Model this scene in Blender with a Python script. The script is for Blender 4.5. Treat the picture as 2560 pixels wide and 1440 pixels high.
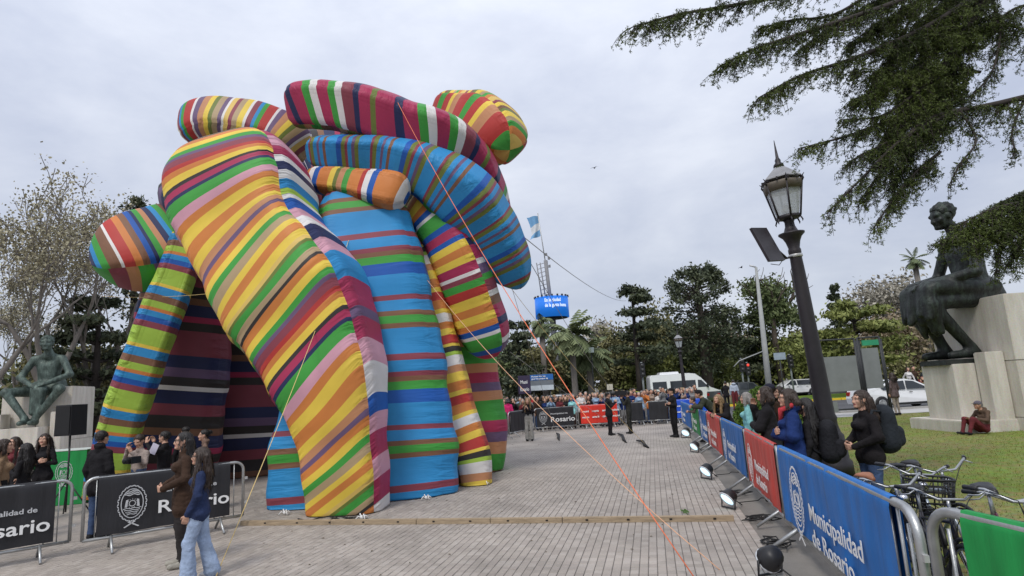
import bpy, math, random
import numpy as np
from mathutils import Vector, Matrix
C = bpy.context.scene.collection
for o in list(bpy.data.objects): bpy.data.objects.remove(o)
R = math.radians; PI = math.pi
rng = np.random.default_rng(7); random.seed(7)

# ---------------------------------------------------------------- camera
PITCH, ROLL, FPX, CAMZ = R(9.65), .06, 1500., 2.05
_ct, _st, _cr, _sr = math.cos(PITCH), math.sin(PITCH), math.cos(ROLL), math.sin(ROLL)
FW = Vector((0, _ct, _st)); _r0 = Vector((1, 0, 0)); _u0 = Vector((0, -_st, _ct))
RT = _r0*_cr - _u0*_sr; UPV = _u0*_cr + _r0*_sr
cd = bpy.data.cameras.new('camera'); cam = bpy.data.objects.new('camera', cd); C.objects.link(cam)
cd.sensor_width = 36; cd.lens = 36*FPX/2560; cd.clip_start = .05; cd.clip_end = 2000
m = Matrix.Identity(4)
for i in range(3): m[i][0], m[i][1], m[i][2] = RT[i], UPV[i], -FW[i]
m[2][3] = CAMZ
cam.matrix_world = m
bpy.context.scene.camera = cam

# ---------------------------------------------------------------- sky, sun, exposure
SUN_EL, SUN_ROT = R(52), R(200)
w = bpy.data.worlds.new("World"); bpy.context.scene.world = w; w.use_nodes = True
nt = w.node_tree; nt.nodes.clear()
def N_(nt, t, **k):
    n = nt.nodes.new(t)
    for a, b in k.items():
        if a in n.inputs: n.inputs[a].default_value = b
        else: setattr(n, a, b)
    return n
out = N_(nt, 'ShaderNodeOutputWorld'); bg = N_(nt, 'ShaderNodeBackground', Strength=1.0)
sky = N_(nt, 'ShaderNodeTexSky', sky_type='NISHITA', sun_disc=False, sun_elevation=SUN_EL, sun_rotation=SUN_ROT)
tc = N_(nt, 'ShaderNodeTexCoord'); mp = N_(nt, 'ShaderNodeMapping')
mp.inputs['Scale'].default_value = (1, 1, 2.2)
n1 = N_(nt, 'ShaderNodeTexNoise', Scale=2.3, Detail=6, Roughness=.55, Distortion=.3)
n2 = N_(nt, 'ShaderNodeTexNoise', Scale=6.0, Detail=5, Roughness=.6)
nt.links.new(tc.outputs['Generated'], mp.inputs['Vector'])
nt.links.new(mp.outputs[0], n1.inputs['Vector']); nt.links.new(mp.outputs[0], n2.inputs['Vector'])
mixn = N_(nt, 'ShaderNodeMath', operation='MULTIPLY_ADD'); mixn.inputs[1].default_value = .35
nt.links.new(n2.outputs['Fac'], mixn.inputs[0]); nt.links.new(n1.outputs['Fac'], mixn.inputs[2])
cr = N_(nt, 'ShaderNodeValToRGB')
cr.color_ramp.elements[0].position = .46; cr.color_ramp.elements[0].color = (.47, .515, .64, 1)
cr.color_ramp.elements[1].position = .86; cr.color_ramp.elements[1].color = (.70, .735, .82, 1)
nt.links.new(mixn.outputs[0], cr.inputs[0])
# an overcast sky is brighter overhead than at the horizon (CIE overcast)
sep = N_(nt, 'ShaderNodeSeparateXYZ'); nt.links.new(tc.outputs['Generated'], sep.inputs[0])
cie = N_(nt, 'ShaderNodeMapRange'); cie.inputs[1].default_value = .15; cie.inputs[2].default_value = 1
cie.inputs[3].default_value = 1.0; cie.inputs[4].default_value = 1.75
nt.links.new(sep.outputs['Z'], cie.inputs[0])
mul = N_(nt, 'ShaderNodeVectorMath', operation='SCALE'); nt.links.new(cr.outputs[0], mul.inputs[0]); nt.links.new(cie.outputs[0], mul.inputs['Scale'])
sks = N_(nt, 'ShaderNodeVectorMath', operation='SCALE'); sks.inputs['Scale'].default_value = .08; nt.links.new(sky.outputs[0], sks.inputs[0])
mx = N_(nt, 'ShaderNodeMix', data_type='RGBA'); mx.inputs['Factor'].default_value = .86
nt.links.new(sks.outputs[0], mx.inputs[6]); nt.links.new(mul.outputs[0], mx.inputs[7])
nt.links.new(mx.outputs[2], bg.inputs[0]); nt.links.new(bg.outputs[0], out.inputs[0])
sl = bpy.data.lights.new('sun', 'SUN'); sl.energy = 1.7; sl.angle = R(15); sl.color = (1, .96, .9)
so = bpy.data.objects.new('sun', sl); C.objects.link(so)
_az = SUN_ROT; sd = Vector((math.sin(_az)*math.cos(SUN_EL), math.cos(_az)*math.cos(SUN_EL), math.sin(SUN_EL)))
so.rotation_euler = sd.to_track_quat('Z', 'Y').to_euler()
vs = bpy.context.scene.view_settings
vs.view_transform = 'Standard'; vs.look = 'None'; vs.exposure = 0.12; vs.gamma = 1.0; vs.use_curve_mapping = False

# ---------------------------------------------------------------- helpers
def ray(px, py): return FW*FPX + RT*(px-1280) + UPV*(720-py)
def G(px, py, z=0.):                # point on the level z seen at a photo pixel
    d = ray(px, py); t = (z-CAMZ)/d.z; return Vector((d.x*t, d.y*t, z))
def A(px, py, Y):                   # point at distance Y seen at a photo pixel
    d = ray(px, py); t = Y/d.y; return Vector((d.x*t, Y, CAMZ+d.z*t))
def mpp(p): return (p-Vector((0, 0, CAMZ))).dot(FW)/FPX      # metres per photo pixel there

MATS = {}
def mat(name, col, rough=.7, var=.12, vscale=4., bump=.0, bscale=60., metal=0., spec=.4, emit=None, estr=0., alpha=None, stretch=None, trans=0., coat=0.):
    if name in MATS: return MATS[name]
    m = bpy.data.materials.new(name); m.use_nodes = True; nt = m.node_tree
    b = nt.nodes['Principled BSDF']
    b.inputs['Roughness'].default_value = rough; b.inputs['Metallic'].default_value = metal
    b.inputs['Specular IOR Level'].default_value = spec
    b.inputs['Coat Weight'].default_value = coat
    if trans: b.inputs['Transmission Weight'].default_value = trans
    tc = N_(nt, 'ShaderNodeTexCoord')
    src = tc.outputs['Object']
    if stretch:
        mp = N_(nt, 'ShaderNodeMapping'); mp.inputs['Scale'].default_value = stretch
        nt.links.new(src, mp.inputs[0]); src = mp.outputs[0]
    if var > 0:
        n = N_(nt, 'ShaderNodeTexNoise', Scale=vscale, Detail=5, Roughness=.6); nt.links.new(src, n.inputs['Vector'])
        r = N_(nt, 'ShaderNodeValToRGB'); e = r.color_ramp.elements
        e[0].position = .3; e[1].position = .72
        e[0].color = tuple(c*(1-var) for c in col[:3])+(1,); e[1].color = tuple(min(1, c*(1+var)) for c in col[:3])+(1,)
        nt.links.new(n.outputs['Fac'], r.inputs[0]); nt.links.new(r.outputs[0], b.inputs['Base Color'])
    else: b.inputs['Base Color'].default_value = tuple(col[:3])+(1,)
    if bump > 0:
        n = N_(nt, 'ShaderNodeTexNoise', Scale=bscale, Detail=4); nt.links.new(src, n.inputs['Vector'])
        bp = N_(nt, 'ShaderNodeBump', Strength=bump, Distance=.02); nt.links.new(n.outputs['Fac'], bp.inputs['Height'])
        nt.links.new(bp.outputs[0], b.inputs['Normal'])
    if emit:
        b.inputs['Emission Color'].default_value = tuple(emit)+(1,); b.inputs['Emission Strength'].default_value = estr
    MATS[name] = m
    return m
def s2l(r, g, b):
    f = lambda c: (c/12.92 if c <= .04045 else ((c+.055)/1.055)**2.4)
    return (f(r/255), f(g/255), f(b/255))

def tag(o, label=None, cat=None, group=None, kind=None):
    if label: o['label'] = label
    if cat: o['category'] = cat
    if group: o['group'] = group
    if kind: o['kind'] = kind
    return o
def empty(name, loc=(0, 0, 0), rz=0., label=None, cat=None, group=None):
    o = bpy.data.objects.new(name, None); C.objects.link(o); o.location = loc; o.rotation_euler = (0, 0, rz)
    o.empty_display_size = .1
    return tag(o, label, cat, group)
def link(name, me, parent=None, mats=None):
    o = bpy.data.objects.new(name, me); C.objects.link(o)
    if mats:
        for mm in (mats if isinstance(mats, (list, tuple)) else [mats]): me.materials.append(mm)
    if parent: o.parent = parent
    return o
def raw(name, V, Fq, mi=None, smooth=True):
    """mesh from numpy arrays; Fq = list of tuples or an (n,k) array"""
    me = bpy.data.meshes.new(name)
    V = np.asarray(V, dtype=np.float32).reshape(-1, 3)
    if isinstance(Fq, np.ndarray):
        n, k = Fq.shape
        me.vertices.add(len(V)); me.vertices.foreach_set('co', V.ravel())
        me.loops.add(n*k); me.loops.foreach_set('vertex_index', Fq.astype(np.int32).ravel())
        me.polygons.add(n); me.polygons.foreach_set('loop_start', np.arange(0, n*k, k, dtype=np.int32))
        me.update(calc_edges=True)
    else:
        me.from_pydata(V.tolist(), [], [list(f) for f in Fq]); me.update()
    if smooth: me.polygons.foreach_set('use_smooth', np.ones(len(me.polygons), dtype=bool))
    if mi is not None: me.polygons.foreach_set('material_index', np.asarray(mi, dtype=np.int32))
    me.validate(); me.update()
    return me
class MB:
    """collects shapes for ONE mesh object"""
    def __init__(s): s.v = []; s.f = []; s.m = []; s.sm = []
    def add(s, vs, fs, mi=0, smooth=False):
        o = len(s.v); s.v += [tuple(v) for v in vs]
        for f in fs: s.f.append(tuple(i+o for i in f)); s.m.append(mi); s.sm.append(smooth)
        return s
    def box(s, c, size, rz=0., mi=0, M=None, taper=1.):
        hx, hy, hz = (q/2 for q in size); vs = []
        for z in (-1, 1):
            k = taper if z > 0 else 1
            for x, y in ((-1, -1), (1, -1), (1, 1), (-1, 1)): vs.append(Vector((x*hx*k, y*hy*k, z*hz)))
        mt = Matrix.Translation(c) @ (M.to_4x4() if M else Matrix.Rotation(rz, 4, 'Z'))
        vs = [mt @ v for v in vs]
        return s.add(vs, [(3, 2, 1, 0), (4, 5, 6, 7), (0, 1, 5, 4), (1, 2, 6, 5), (2, 3, 7, 6), (3, 0, 4, 7)], mi)
    def beam(s, a, b, wd, ht, mi=0):
        a, b = Vector(a), Vector(b); d = b-a; L = d.length; t = d.normalized()
        up = Vector((0, 0, 1)) if abs(t.z) < .95 else Vector((0, 1, 0))
        x = t.cross(up).normalized(); z = x.cross(t)
        M = Matrix((x, t, z)).transposed()
        return s.box((a+b)/2, (wd, L, ht), mi=mi, M=M)
    def tube(s, pts, r, n=8, mi=0, cap=True, smooth=True):
        pts = [Vector(p) for p in pts]; k = len(pts)
        rs = r if isinstance(r, (list, tuple, np.ndarray)) else [r]*k
        vs = []; prev = None
        for i, p in enumerate(pts):
            t = (pts[min(i+1, k-1)]-pts[max(i-1, 0)])
            t = t.normalized() if t.length > 1e-9 else Vector((0, 0, 1))
            if prev is None:
                u = Vector((0, 0, 1)) if abs(t.z) < .9 else Vector((1, 0, 0)); x = t.cross(u).normalized()
            else:
                x = prev-t*prev.dot(t); x = x.normalized() if x.length > 1e-6 else t.orthogonal().normalized()
            prev = x; y = t.cross(x)
            for j in range(n):
                a = 2*PI*j/n; vs.append(p+(x*math.cos(a)+y*math.sin(a))*rs[i])
        fs = [(i*n+j, i*n+(j+1) % n, (i+1)*n+(j+1) % n, (i+1)*n+j) for i in range(k-1) for j in range(n)]
        s.add(vs, fs, mi, smooth)
        if cap:
            o = len(s.v)-k*n
            s.f.append(tuple(o+j for j in reversed(range(n)))); s.m.append(mi); s.sm.append(False)
            s.f.append(tuple(o+(k-1)*n+j for j in range(n))); s.m.append(mi); s.sm.append(False)
        return s
    def lathe(s, prof, n=16, c=(0, 0, 0), mi=0, smooth=True, M=None, rot=0.):
        c = Vector(c); vs = []
        for (r, z) in prof:
            for j in range(n):
                a = 2*PI*j/n+rot; v = Vector((r*math.cos(a), r*math.sin(a), z)); vs.append(c+(M @ v if M else v))
        k = len(prof)
        fs = [(i*n+j, i*n+(j+1) % n, (i+1)*n+(j+1) % n, (i+1)*n+j) for i in range(k-1) for j in range(n)]
        fs += [tuple(reversed(range(n))), tuple((k-1)*n+j for j in range(n))]
        return s.add(vs, fs, mi, smooth)
    def ell(s, c, r, n=10, mi=0, M=None):
        c = Vector(c); r = (r, r, r) if not isinstance(r, (tuple, list)) else r
        vs = []; k = max(4, n//2+1)
        for i in range(k+1):
            t = PI*i/k
            for j in range(n):
                a = 2*PI*j/n; v = Vector((r[0]*max(.02, math.sin(t))*math.cos(a), r[1]*max(.02, math.sin(t))*math.sin(a), r[2]*math.cos(t)))
                vs.append(c+(M @ v if M else v))
        fs = [(i*n+j, (i+1)*n+j, (i+1)*n+(j+1) % n, i*n+(j+1) % n) for i in range(k) for j in range(n)]
        return s.add(vs, fs, mi, True)
    def prism(s, poly, z0, z1, mi=0, M=None, smooth=False):
        """poly = list of (x,y); extruded along z, then placed by matrix M"""
        n = len(poly); vs = [Vector((x, y, z0)) for x, y in poly]+[Vector((x, y, z1)) for x, y in poly]
        if M: vs = [M @ v for v in vs]
        fs = [tuple(reversed(range(n))), tuple(range(n, 2*n))]+[(i, (i+1) % n, n+(i+1) % n, n+i) for i in range(n)]
        return s.add(vs, fs, mi, smooth)
    def build(s, name, mats=None, parent=None):
        me = bpy.data.meshes.new(name); me.from_pydata(s.v, [], s.f); me.update()
        me.polygons.foreach_set('use_smooth', np.array(s.sm, dtype=bool)); me.polygons.foreach_set('material_index', np.array(s.m, dtype=np.int32))
        return link(name, me, parent, mats)
def dup(o, parent=None):
    c = o.copy(); C.objects.link(c)
    if parent: c.parent = parent
    for ch in list(o.children): dup(ch, c)
    return c
_tx = {}
def text_mesh(s, size, thick=.002, res=3, bold=0.):
    k = (s, size, thick, bold)
    if k in _tx: return _tx[k]
    cu = bpy.data.curves.new('txt', 'FONT'); cu.body = s; cu.size = size; cu.extrude = thick; cu.resolution_u = res; cu.offset = bold
    cu.align_x = 'LEFT'; cu.space_line = 1.0
    o = bpy.data.objects.new('txt', cu); C.objects.link(o)
    dg = bpy.context.evaluated_depsgraph_get(); me = bpy.data.meshes.new_from_object(o.evaluated_get(dg))
    bpy.data.objects.remove(o); bpy.data.curves.remove(cu)
    _tx[k] = me
    return me
def text(name, s, size, parent, M, mt, thick=.002, bold=0., width=None):
    me = text_mesh(s, size, thick, bold=bold).copy(); me.name = name; me.materials.clear()
    if width:
        co = np.array([v.co[:] for v in me.vertices]); wd = np.ptp(co[:, 0]); co[:, 0] = (co[:, 0]-co[:, 0].min())*width/wd
        me.vertices.foreach_set('co', co.astype(np.float32).ravel())
    o = link(name, me, parent, mt); o.matrix_local = M
    return o
def spline(P, n):
    """catmull-rom through rows of P, n samples"""
    P = np.asarray(P, float); k = len(P)
    t = np.linspace(0, k-1, n); i = np.clip(t.astype(int), 0, k-2); f = (t-i)[:, None]
    p0, p1, p2, p3 = P[np.clip(i-1, 0, k-1)], P[i], P[i+1], P[np.clip(i+2, 0, k-1)]
    p0 = np.where((i == 0)[:, None], 2*p1-p2, p0); p3 = np.where((i == k-2)[:, None], 2*p2-p1, p3)
    return .5*(2*p1+(p2-p0)*f+(2*p0-5*p1+4*p2-p3)*f**2+(3*p1-p0-3*p2+p3)*f**3)
# ================================================================ GROUND
PAZ = R(12.4)                                    # the paving's lengthwise joints run this far east of the view
UX = Vector((math.cos(PAZ), -math.sin(PAZ), 0)); VX = Vector((math.sin(PAZ), math.cos(PAZ), 0))
def ground_mat():
    m = mat('dirt', (.2, .185, .165), .95, .25, .7, .5, 40); return m
def sheet(name, poly, z, mt):
    me = raw(name, [(x, y, z) for x, y in poly], [tuple(range(len(poly)))], smooth=False)
    return tag(link(name, me, None, mt), kind='structure')
sheet('ground', [(-500, -60), (500, -60), (500, 900), (-500, 900)], -.024, ground_mat())
def grass_mat(nm, c, c2, sc):
    m = bpy.data.materials.new(nm); m.use_nodes = True; nt = m.node_tree; b = nt.nodes['Principled BSDF']; b.inputs['Roughness'].default_value = .9
    b.inputs['Specular IOR Level'].default_value = .15
    tc = N_(nt, 'ShaderNodeTexCoord'); n = N_(nt, 'ShaderNodeTexNoise', Scale=sc, Detail=8, Roughness=.7); n2 = N_(nt, 'ShaderNodeTexNoise', Scale=sc*14, Detail=4)
    nt.links.new(tc.outputs['Object'], n.inputs['Vector']); nt.links.new(tc.outputs['Object'], n2.inputs['Vector'])
    r = N_(nt, 'ShaderNodeValToRGB'); r.color_ramp.elements[0].position = .38; r.color_ramp.elements[1].position = .66
    r.color_ramp.elements[0].color = c2+(1,); r.color_ramp.elements[1].color = c+(1,)
    nt.links.new(n.outputs['Fac'], r.inputs[0])
    h = N_(nt, 'ShaderNodeMix', data_type='RGBA', blend_type='OVERLAY'); h.inputs['Factor'].default_value = .55
    nt.links.new(r.outputs[0], h.inputs[6]); nt.links.new(n2.outputs['Color'], h.inputs[7]); nt.links.new(h.outputs[2], b.inputs['Base Color'])
    bp = N_(nt, 'ShaderNodeBump', Strength=.8, Distance=.05); nt.links.new(n2.outputs['Fac'], bp.inputs['Height']); nt.links.new(bp.outputs[0], b.inputs['Normal'])
    return m
GR = grass_mat('lawn_grass', (.155, .215, .035), (.21, .19, .08), .4)
GR2 = grass_mat('verge_grass', (.11, .2, .02), (.14, .2, .03), .8)
# the paving edge runs from (2.66,7.19) to (5.57,21.5); the barrier line lies to its right
def edge_x(y): return 2.66+(y-7.19)*(5.57-2.66)/(21.48-7.19)
def bar_x(y): return float(np.interp(y, [0, 4.45, 8.3, 11.5, 17.7, 24, 30], [1.9, 2.62, 3.4, 4.12, 5.38, 6.6, 7.7]))
lawn_poly = [(bar_x(y)+.25, y) for y in (-4, 0, 4, 8, 12, 18, 24, 27.6)]+[(70, 27.6), (70, -4)]
lawn = sheet('lawn', lawn_poly, -.016, GR)
sheet('pavement', [(8.2, 27.6), (70, 27.6), (70, 30.2), (8.2, 30.2)], -.008, mat('pale_concrete', (.42, .41, .39), .9, .12, 1.2))
sheet('road', [(-90, 30.2), (120, 30.2), (120, 100), (-90, 100)], -.02, mat('asphalt', (.085, .085, .09), .85, .2, .5, .25, 80))
sheet('median', [(9.5, 44), (80, 44), (80, 53), (9.5, 53)], .1, GR2)
yk = mat('yellow_kerb_paint', (.72, .5, .03), .7, .15, 2)
kb = MB()
for i in range(24): kb.box((9.5+i*3-.0, 43.9, .045), (2.96, .2, .16))
k = kb.build('kerb', yk); tag(k, kind='structure')
kb = MB()
for i in range(20): kb.box((8.2+i*3, 30.28, .03), (2.97, .16, .12))
tag(kb.build('kerb', mat('grey_kerb', (.36, .35, .33), .85)), kind='structure')
# --- paving: object whose local x runs across the joints and y along them
PW, PL = .1, .122
def paving_mat():
    m = bpy.data.materials.new('paving'); m.use_nodes = True; nt = m.node_tree; b = nt.nodes['Principled BSDF']; b.inputs['Roughness'].default_value = .85
    tc = N_(nt, 'ShaderNodeTexCoord')
    br = N_(nt, 'ShaderNodeTexBrick', offset=0., squash=1.); br.inputs['Scale'].default_value = 1; br.inputs['Brick Width'].default_value = PW; br.inputs['Row Height'].default_value = PL
    br.inputs['Mortar Size'].default_value = .0045; br.inputs['Mortar Smooth'].default_value = .2; br.inputs['Bias'].default_value = 0
    br.inputs['Color1'].default_value = (.40, .355, .31, 1); br.inputs['Color2'].default_value = (.345, .305, .268, 1); br.inputs['Mortar'].default_value = (.13, .118, .105, 1)
    nt.links.new(tc.outputs['Object'], br.inputs['Vector'])
    n = N_(nt, 'ShaderNodeTexNoise', Scale=.7, Detail=8, Roughness=.65); nt.links.new(tc.outputs['Object'], n.inputs['Vector'])
    r = N_(nt, 'ShaderNodeMapRange'); r.inputs[1].default_value = .28; r.inputs[2].default_value = .7; r.inputs[3].default_value = .66; r.inputs[4].default_value = 1.14
    nt.links.new(n.outputs['Fac'], r.inputs[0])
    mu = N_(nt, 'ShaderNodeVectorMath', operation='SCALE'); nt.links.new(br.outputs['Color'], mu.inputs[0]); nt.links.new(r.outputs[0], mu.inputs['Scale'])
    nt.links.new(mu.outputs[0], b.inputs['Base Color'])
    return m
def paver_mat(i):
    nm = 'paver_stone_%d' % i
    m = bpy.data.materials.new(nm); m.use_nodes = True; nt = m.node_tree; b = nt.nodes['Principled BSDF']; b.inputs['Roughness'].default_value = .85
    g = N_(nt, 'ShaderNodeNewGeometry'); n = N_(nt, 'ShaderNodeTexNoise', Scale=.75, Detail=8, Roughness=.65); nt.links.new(g.outputs['Position'], n.inputs['Vector'])
    n2 = N_(nt, 'ShaderNodeTexNoise', Scale=45, Detail=4); nt.links.new(g.outputs['Position'], n2.inputs['Vector'])
    ad = N_(nt, 'ShaderNodeMath', operation='MULTIPLY_ADD'); ad.inputs[1].default_value = .35; nt.links.new(n2.outputs['Fac'], ad.inputs[0]); nt.links.new(n.outputs['Fac'], ad.inputs[2])
    r = N_(nt, 'ShaderNodeValToRGB'); e = r.color_ramp.elements; e[0].position = .4; e[1].position = .95
    c = [(.385, .34, .295), (.345, .305, .265), (.415, .37, .325), (.365, .32, .28)][i]
    e[0].color = tuple(x*.62 for x in c)+(1,); e[1].color = tuple(x*1.15 for x in c)+(1,)
    nt.links.new(ad.outputs[0], r.inputs[0]); nt.links.new(r.outputs[0], b.inputs['Base Color'])
    return m
PM = [paver_mat(i) for i in range(4)]
O0 = Vector((edge_x(0), 0, 0))
def loc2w(x, y): return O0+UX*x+VX*y
me = raw('plaza_paving', [(-40, -6, -.009), (0, -6, -.009), (0, 29.6, -.009), (3, 36.5, -.009), (-40, 36.5, -.009)], [(0, 1, 2, 3, 4)], smooth=False)
plaza = link('plaza_paving', me, None, paving_mat()); plaza.location = O0; plaza.rotation_euler = (0, 0, -PAZ); tag(plaza, kind='structure')
def paver_geo(mb, x, y, dz, mi, tx=0, ty=0):
    hw, hl, b = PW/2-.0042, PL/2-.0022, .0045
    vs = []
    for z, k in ((-.012, 0), (-.004, 0), (0, b)):
        for sx, sy in ((-1, -1), (1, -1), (1, 1), (-1, 1)):
            vs.append((x+sx*(hw-k), y+sy*(hl-k), z+dz+tx*sx+ty*sy))
    fs = [(8, 9, 10, 11)]+[(4+i, 4+(i+1) % 4, 8+(i+1) % 4, 8+i) for i in range(4)]+[(i, (i+1) % 4, 4+(i+1) % 4, 4+i) for i in range(4)]
    mb.add(vs, fs, mi)
pm = []
for i in range(12):
    mb = MB(); paver_geo(mb, 0, 0, 0, 0, random.uniform(-.0009, .0009), random.uniform(-.0009, .0009))
    me_ = bpy.data.meshes.new('paver'); me_.from_pydata(mb.v, [], mb.f); me_.materials.append(PM[i % 4]); pm.append(me_)
cells = []
def seen(p):
    v = p-Vector((0, 0, CAMZ)); wv = v.dot(FW)
    if wv <= .5: return None
    return 1280+FPX*v.dot(RT)/wv, 720-FPX*v.dot(UPV)/wv, wv
for j in range(int(5.2/PL), int(14.2/PL)):
    for i in range(1, 110):
        x, y = -(i-.5)*PW, (j+.5)*PL
        p = seen(loc2w(x, y))
        if not p or p[0] < -40 or p[0] > 2000 or p[1] > 1475: continue
        cells.append((p[2]+abs(p[0]-1200)*.0006, x, y))
cells.sort()
for _, x, y in cells[:300]:
    o = bpy.data.objects.new('paver', random.choice(pm)); C.objects.link(o); o.parent = plaza; o.location = (x, y, random.uniform(-.0035, .0005))
mb = MB()
for _, x, y in cells[300:]: paver_geo(mb, x, y, random.uniform(-.0035, .0005), random.randrange(4), random.uniform(-.0009, .0009), random.uniform(-.0009, .0009))
o = mb.build('paver_field', PM, plaza); tag(o, kind='stuff')
# lawn blades
def blades(name, n, fn, hgt, wid, mt, z=-.016):
    P = np.array([fn() for _ in range(n)]); a = rng.uniform(0, 2*PI, n); h = rng.uniform(.5, 1.1, n)*hgt; ln = rng.normal(0, .5, (n, 2))*hgt
    dx, dy = np.cos(a)*wid, np.sin(a)*wid
    V = np.zeros((n, 3, 3)); V[:, 0] = np.c_[P[:, 0]-dx, P[:, 1]-dy, np.full(n, z)]; V[:, 1] = np.c_[P[:, 0]+dx, P[:, 1]+dy, np.full(n, z)]
    V[:, 2] = np.c_[P[:, 0]+ln[:, 0], P[:, 1]+ln[:, 1], z+h]
    me = raw(name, V.reshape(-1, 3), np.arange(3*n).reshape(n, 3), smooth=False)
    return tag(link(name, me, None, mt), 'short worn grass blades of the lawn behind the barriers', 'grass', kind='stuff')
def lp():
    while 1:
        y = 4+23.5*random.random()**1.5; x = random.uniform(3, 26)
        if x > bar_x(y)+.4 and x < 5+y*.95 : return x, y
blades('lawn_blades', 60000, lp, .045, .006, grass_mat('blade', (.165, .24, .035), (.235, .215, .08), .45))
# litter of leaves on the paving
lv = MB()
for _ in range(150):
    y = random.uniform(7, 24); x = random.uniform(-5, edge_x(y)-.1); a = random.uniform(0, 6.3); s_ = random.uniform(.015, .035)
    c, q = math.cos(a)*s_, math.sin(a)*s_
    lv.add([(x-c, y-q, .004), (x+q*.5, y-c*.5, .012), (x+c, y+q, .005), (x-q*.5, y+c*.5, .014)], [(0, 1, 2, 3)])
tag(lv.build('fallen_leaves', mat('dead_leaf', (.11, .085, .05), .9, .4)), 'small fallen leaves scattered over the grey paving', 'leaves', kind='stuff')
# ================================================================ STRIPED INFLATABLE (a plain stand-in: fat striped tubes)
PAL = dict(y=(.80, .56, .02), Y=(.72, .48, .09), o=(.64, .20, .025), O=(.55, .24, .10), g=(.04, .34, .035), l=(.36, .56, .03), p=(.66, .32, .40), m=(.42, .022, .09),
           n=(.022, .03, .10), c=(.04, .034, .032), u=(.16, .095, .19), w=(.74, .71, .68), s=(.012, .27, .60), b=(.006, .10, .43), r=(.48, .03, .022), t=(.44, .31, .16), k=(.27, .05, .075), B=(.22, .10, .05), e=(.16, .2, .03))
def stripe_mat(name, seq, period, wr=.5, wscale=1.):
    """seq: 'y3 o2 g1 ...' stripe colours with widths"""
    m = bpy.data.materials.new(name); m.use_nodes = True; nt = m.node_tree; b = nt.nodes['Principled BSDF']
    b.inputs['Roughness'].default_value = .55; b.inputs['Specular IOR Level'].default_value = .28
    it = [(s[0], float(s[1:] or 1)) for s in seq.split()][:31]; tot = sum(x[1] for x in it)
    at = N_(nt, 'ShaderNodeAttribute', attribute_name='stripe'); dv = N_(nt, 'ShaderNodeMath', operation='DIVIDE'); dv.inputs[1].default_value = period
    fr = N_(nt, 'ShaderNodeMath', operation='FRACT'); nt.links.new(at.outputs['Fac'], dv.inputs[0]); nt.links.new(dv.outputs[0], fr.inputs[0])
    r = N_(nt, 'ShaderNodeValToRGB'); r.color_ramp.interpolation = 'CONSTANT'; e = r.color_ramp.elements; acc = 0
    for i, (k, wd) in enumerate(it):
        el = e[0] if i == 0 else (e[1] if i == 1 else e.new(acc/tot))
        el.position = acc/tot; lu = .3*PAL[k][0]+.6*PAL[k][1]+.1*PAL[k][2]; el.color = tuple((c*.9+lu*.1)*.95 for c in PAL[k])+(1,); acc += wd
    nt.links.new(fr.outputs[0], r.inputs[0])
    # sun-faded cloth: slight uneven tone
    tc = N_(nt, 'ShaderNodeTexCoord'); n = N_(nt, 'ShaderNodeTexNoise', Scale=1.1, Detail=5); nt.links.new(tc.outputs['Object'], n.inputs['Vector'])
    mr = N_(nt, 'ShaderNodeMapRange'); mr.inputs[1].default_value = .3; mr.inputs[2].default_value = .7; mr.inputs[3].default_value = .86; mr.inputs[4].default_value = 1.08
    nt.links.new(n.outputs['Fac'], mr.inputs[0]); mu = N_(nt, 'ShaderNodeVectorMath', operation='SCALE'); nt.links.new(r.outputs[0], mu.inputs[0]); nt.links.new(mr.outputs[0], mu.inputs['Scale'])
    nt.links.new(mu.outputs[0], b.inputs['Base Color'])
    # puckers: fine along the length, long across, strongest near the seams
    cx = N_(nt, 'ShaderNodeCombineXYZ'); a2 = N_(nt, 'ShaderNodeAttribute', attribute_name='around')
    m1 = N_(nt, 'ShaderNodeMath', operation='MULTIPLY'); m1.inputs[1].default_value = 5*wscale; nt.links.new(at.outputs['Fac'], m1.inputs[0])
    m2 = N_(nt, 'ShaderNodeMath', operation='MULTIPLY'); m2.inputs[1].default_value = 1.3; nt.links.new(a2.outputs['Fac'], m2.inputs[0])
    nt.links.new(m1.outputs[0], cx.inputs[0]); nt.links.new(m2.outputs[0], cx.inputs[1])
    w1 = N_(nt, 'ShaderNodeTexNoise', Scale=1., Detail=3, Roughness=.5, Distortion=.6); nt.links.new(cx.outputs[0], w1.inputs['Vector'])
    sm = N_(nt, 'ShaderNodeAttribute', attribute_name='seam'); st = N_(nt, 'ShaderNodeMath', operation='MULTIPLY'); nt.links.new(w1.outputs['Fac'], st.inputs[0]); nt.links.new(sm.outputs['Fac'], st.inputs[1])
    bp = N_(nt, 'ShaderNodeBump', Strength=wr, Distance=.25); nt.links.new(st.outputs[0], bp.inputs['Height']); nt.links.new(bp.outputs[0], b.inputs['Normal'])
    return m
SC = empty('striped_inflatable', (-2.5, 13, 0), 0, 'towering inflatable of fat multicoloured striped tubes tied down on the plaza', 'inflatable')
bpy.context.view_layer.update()
SCI = SC.matrix_world.inverted()
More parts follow.
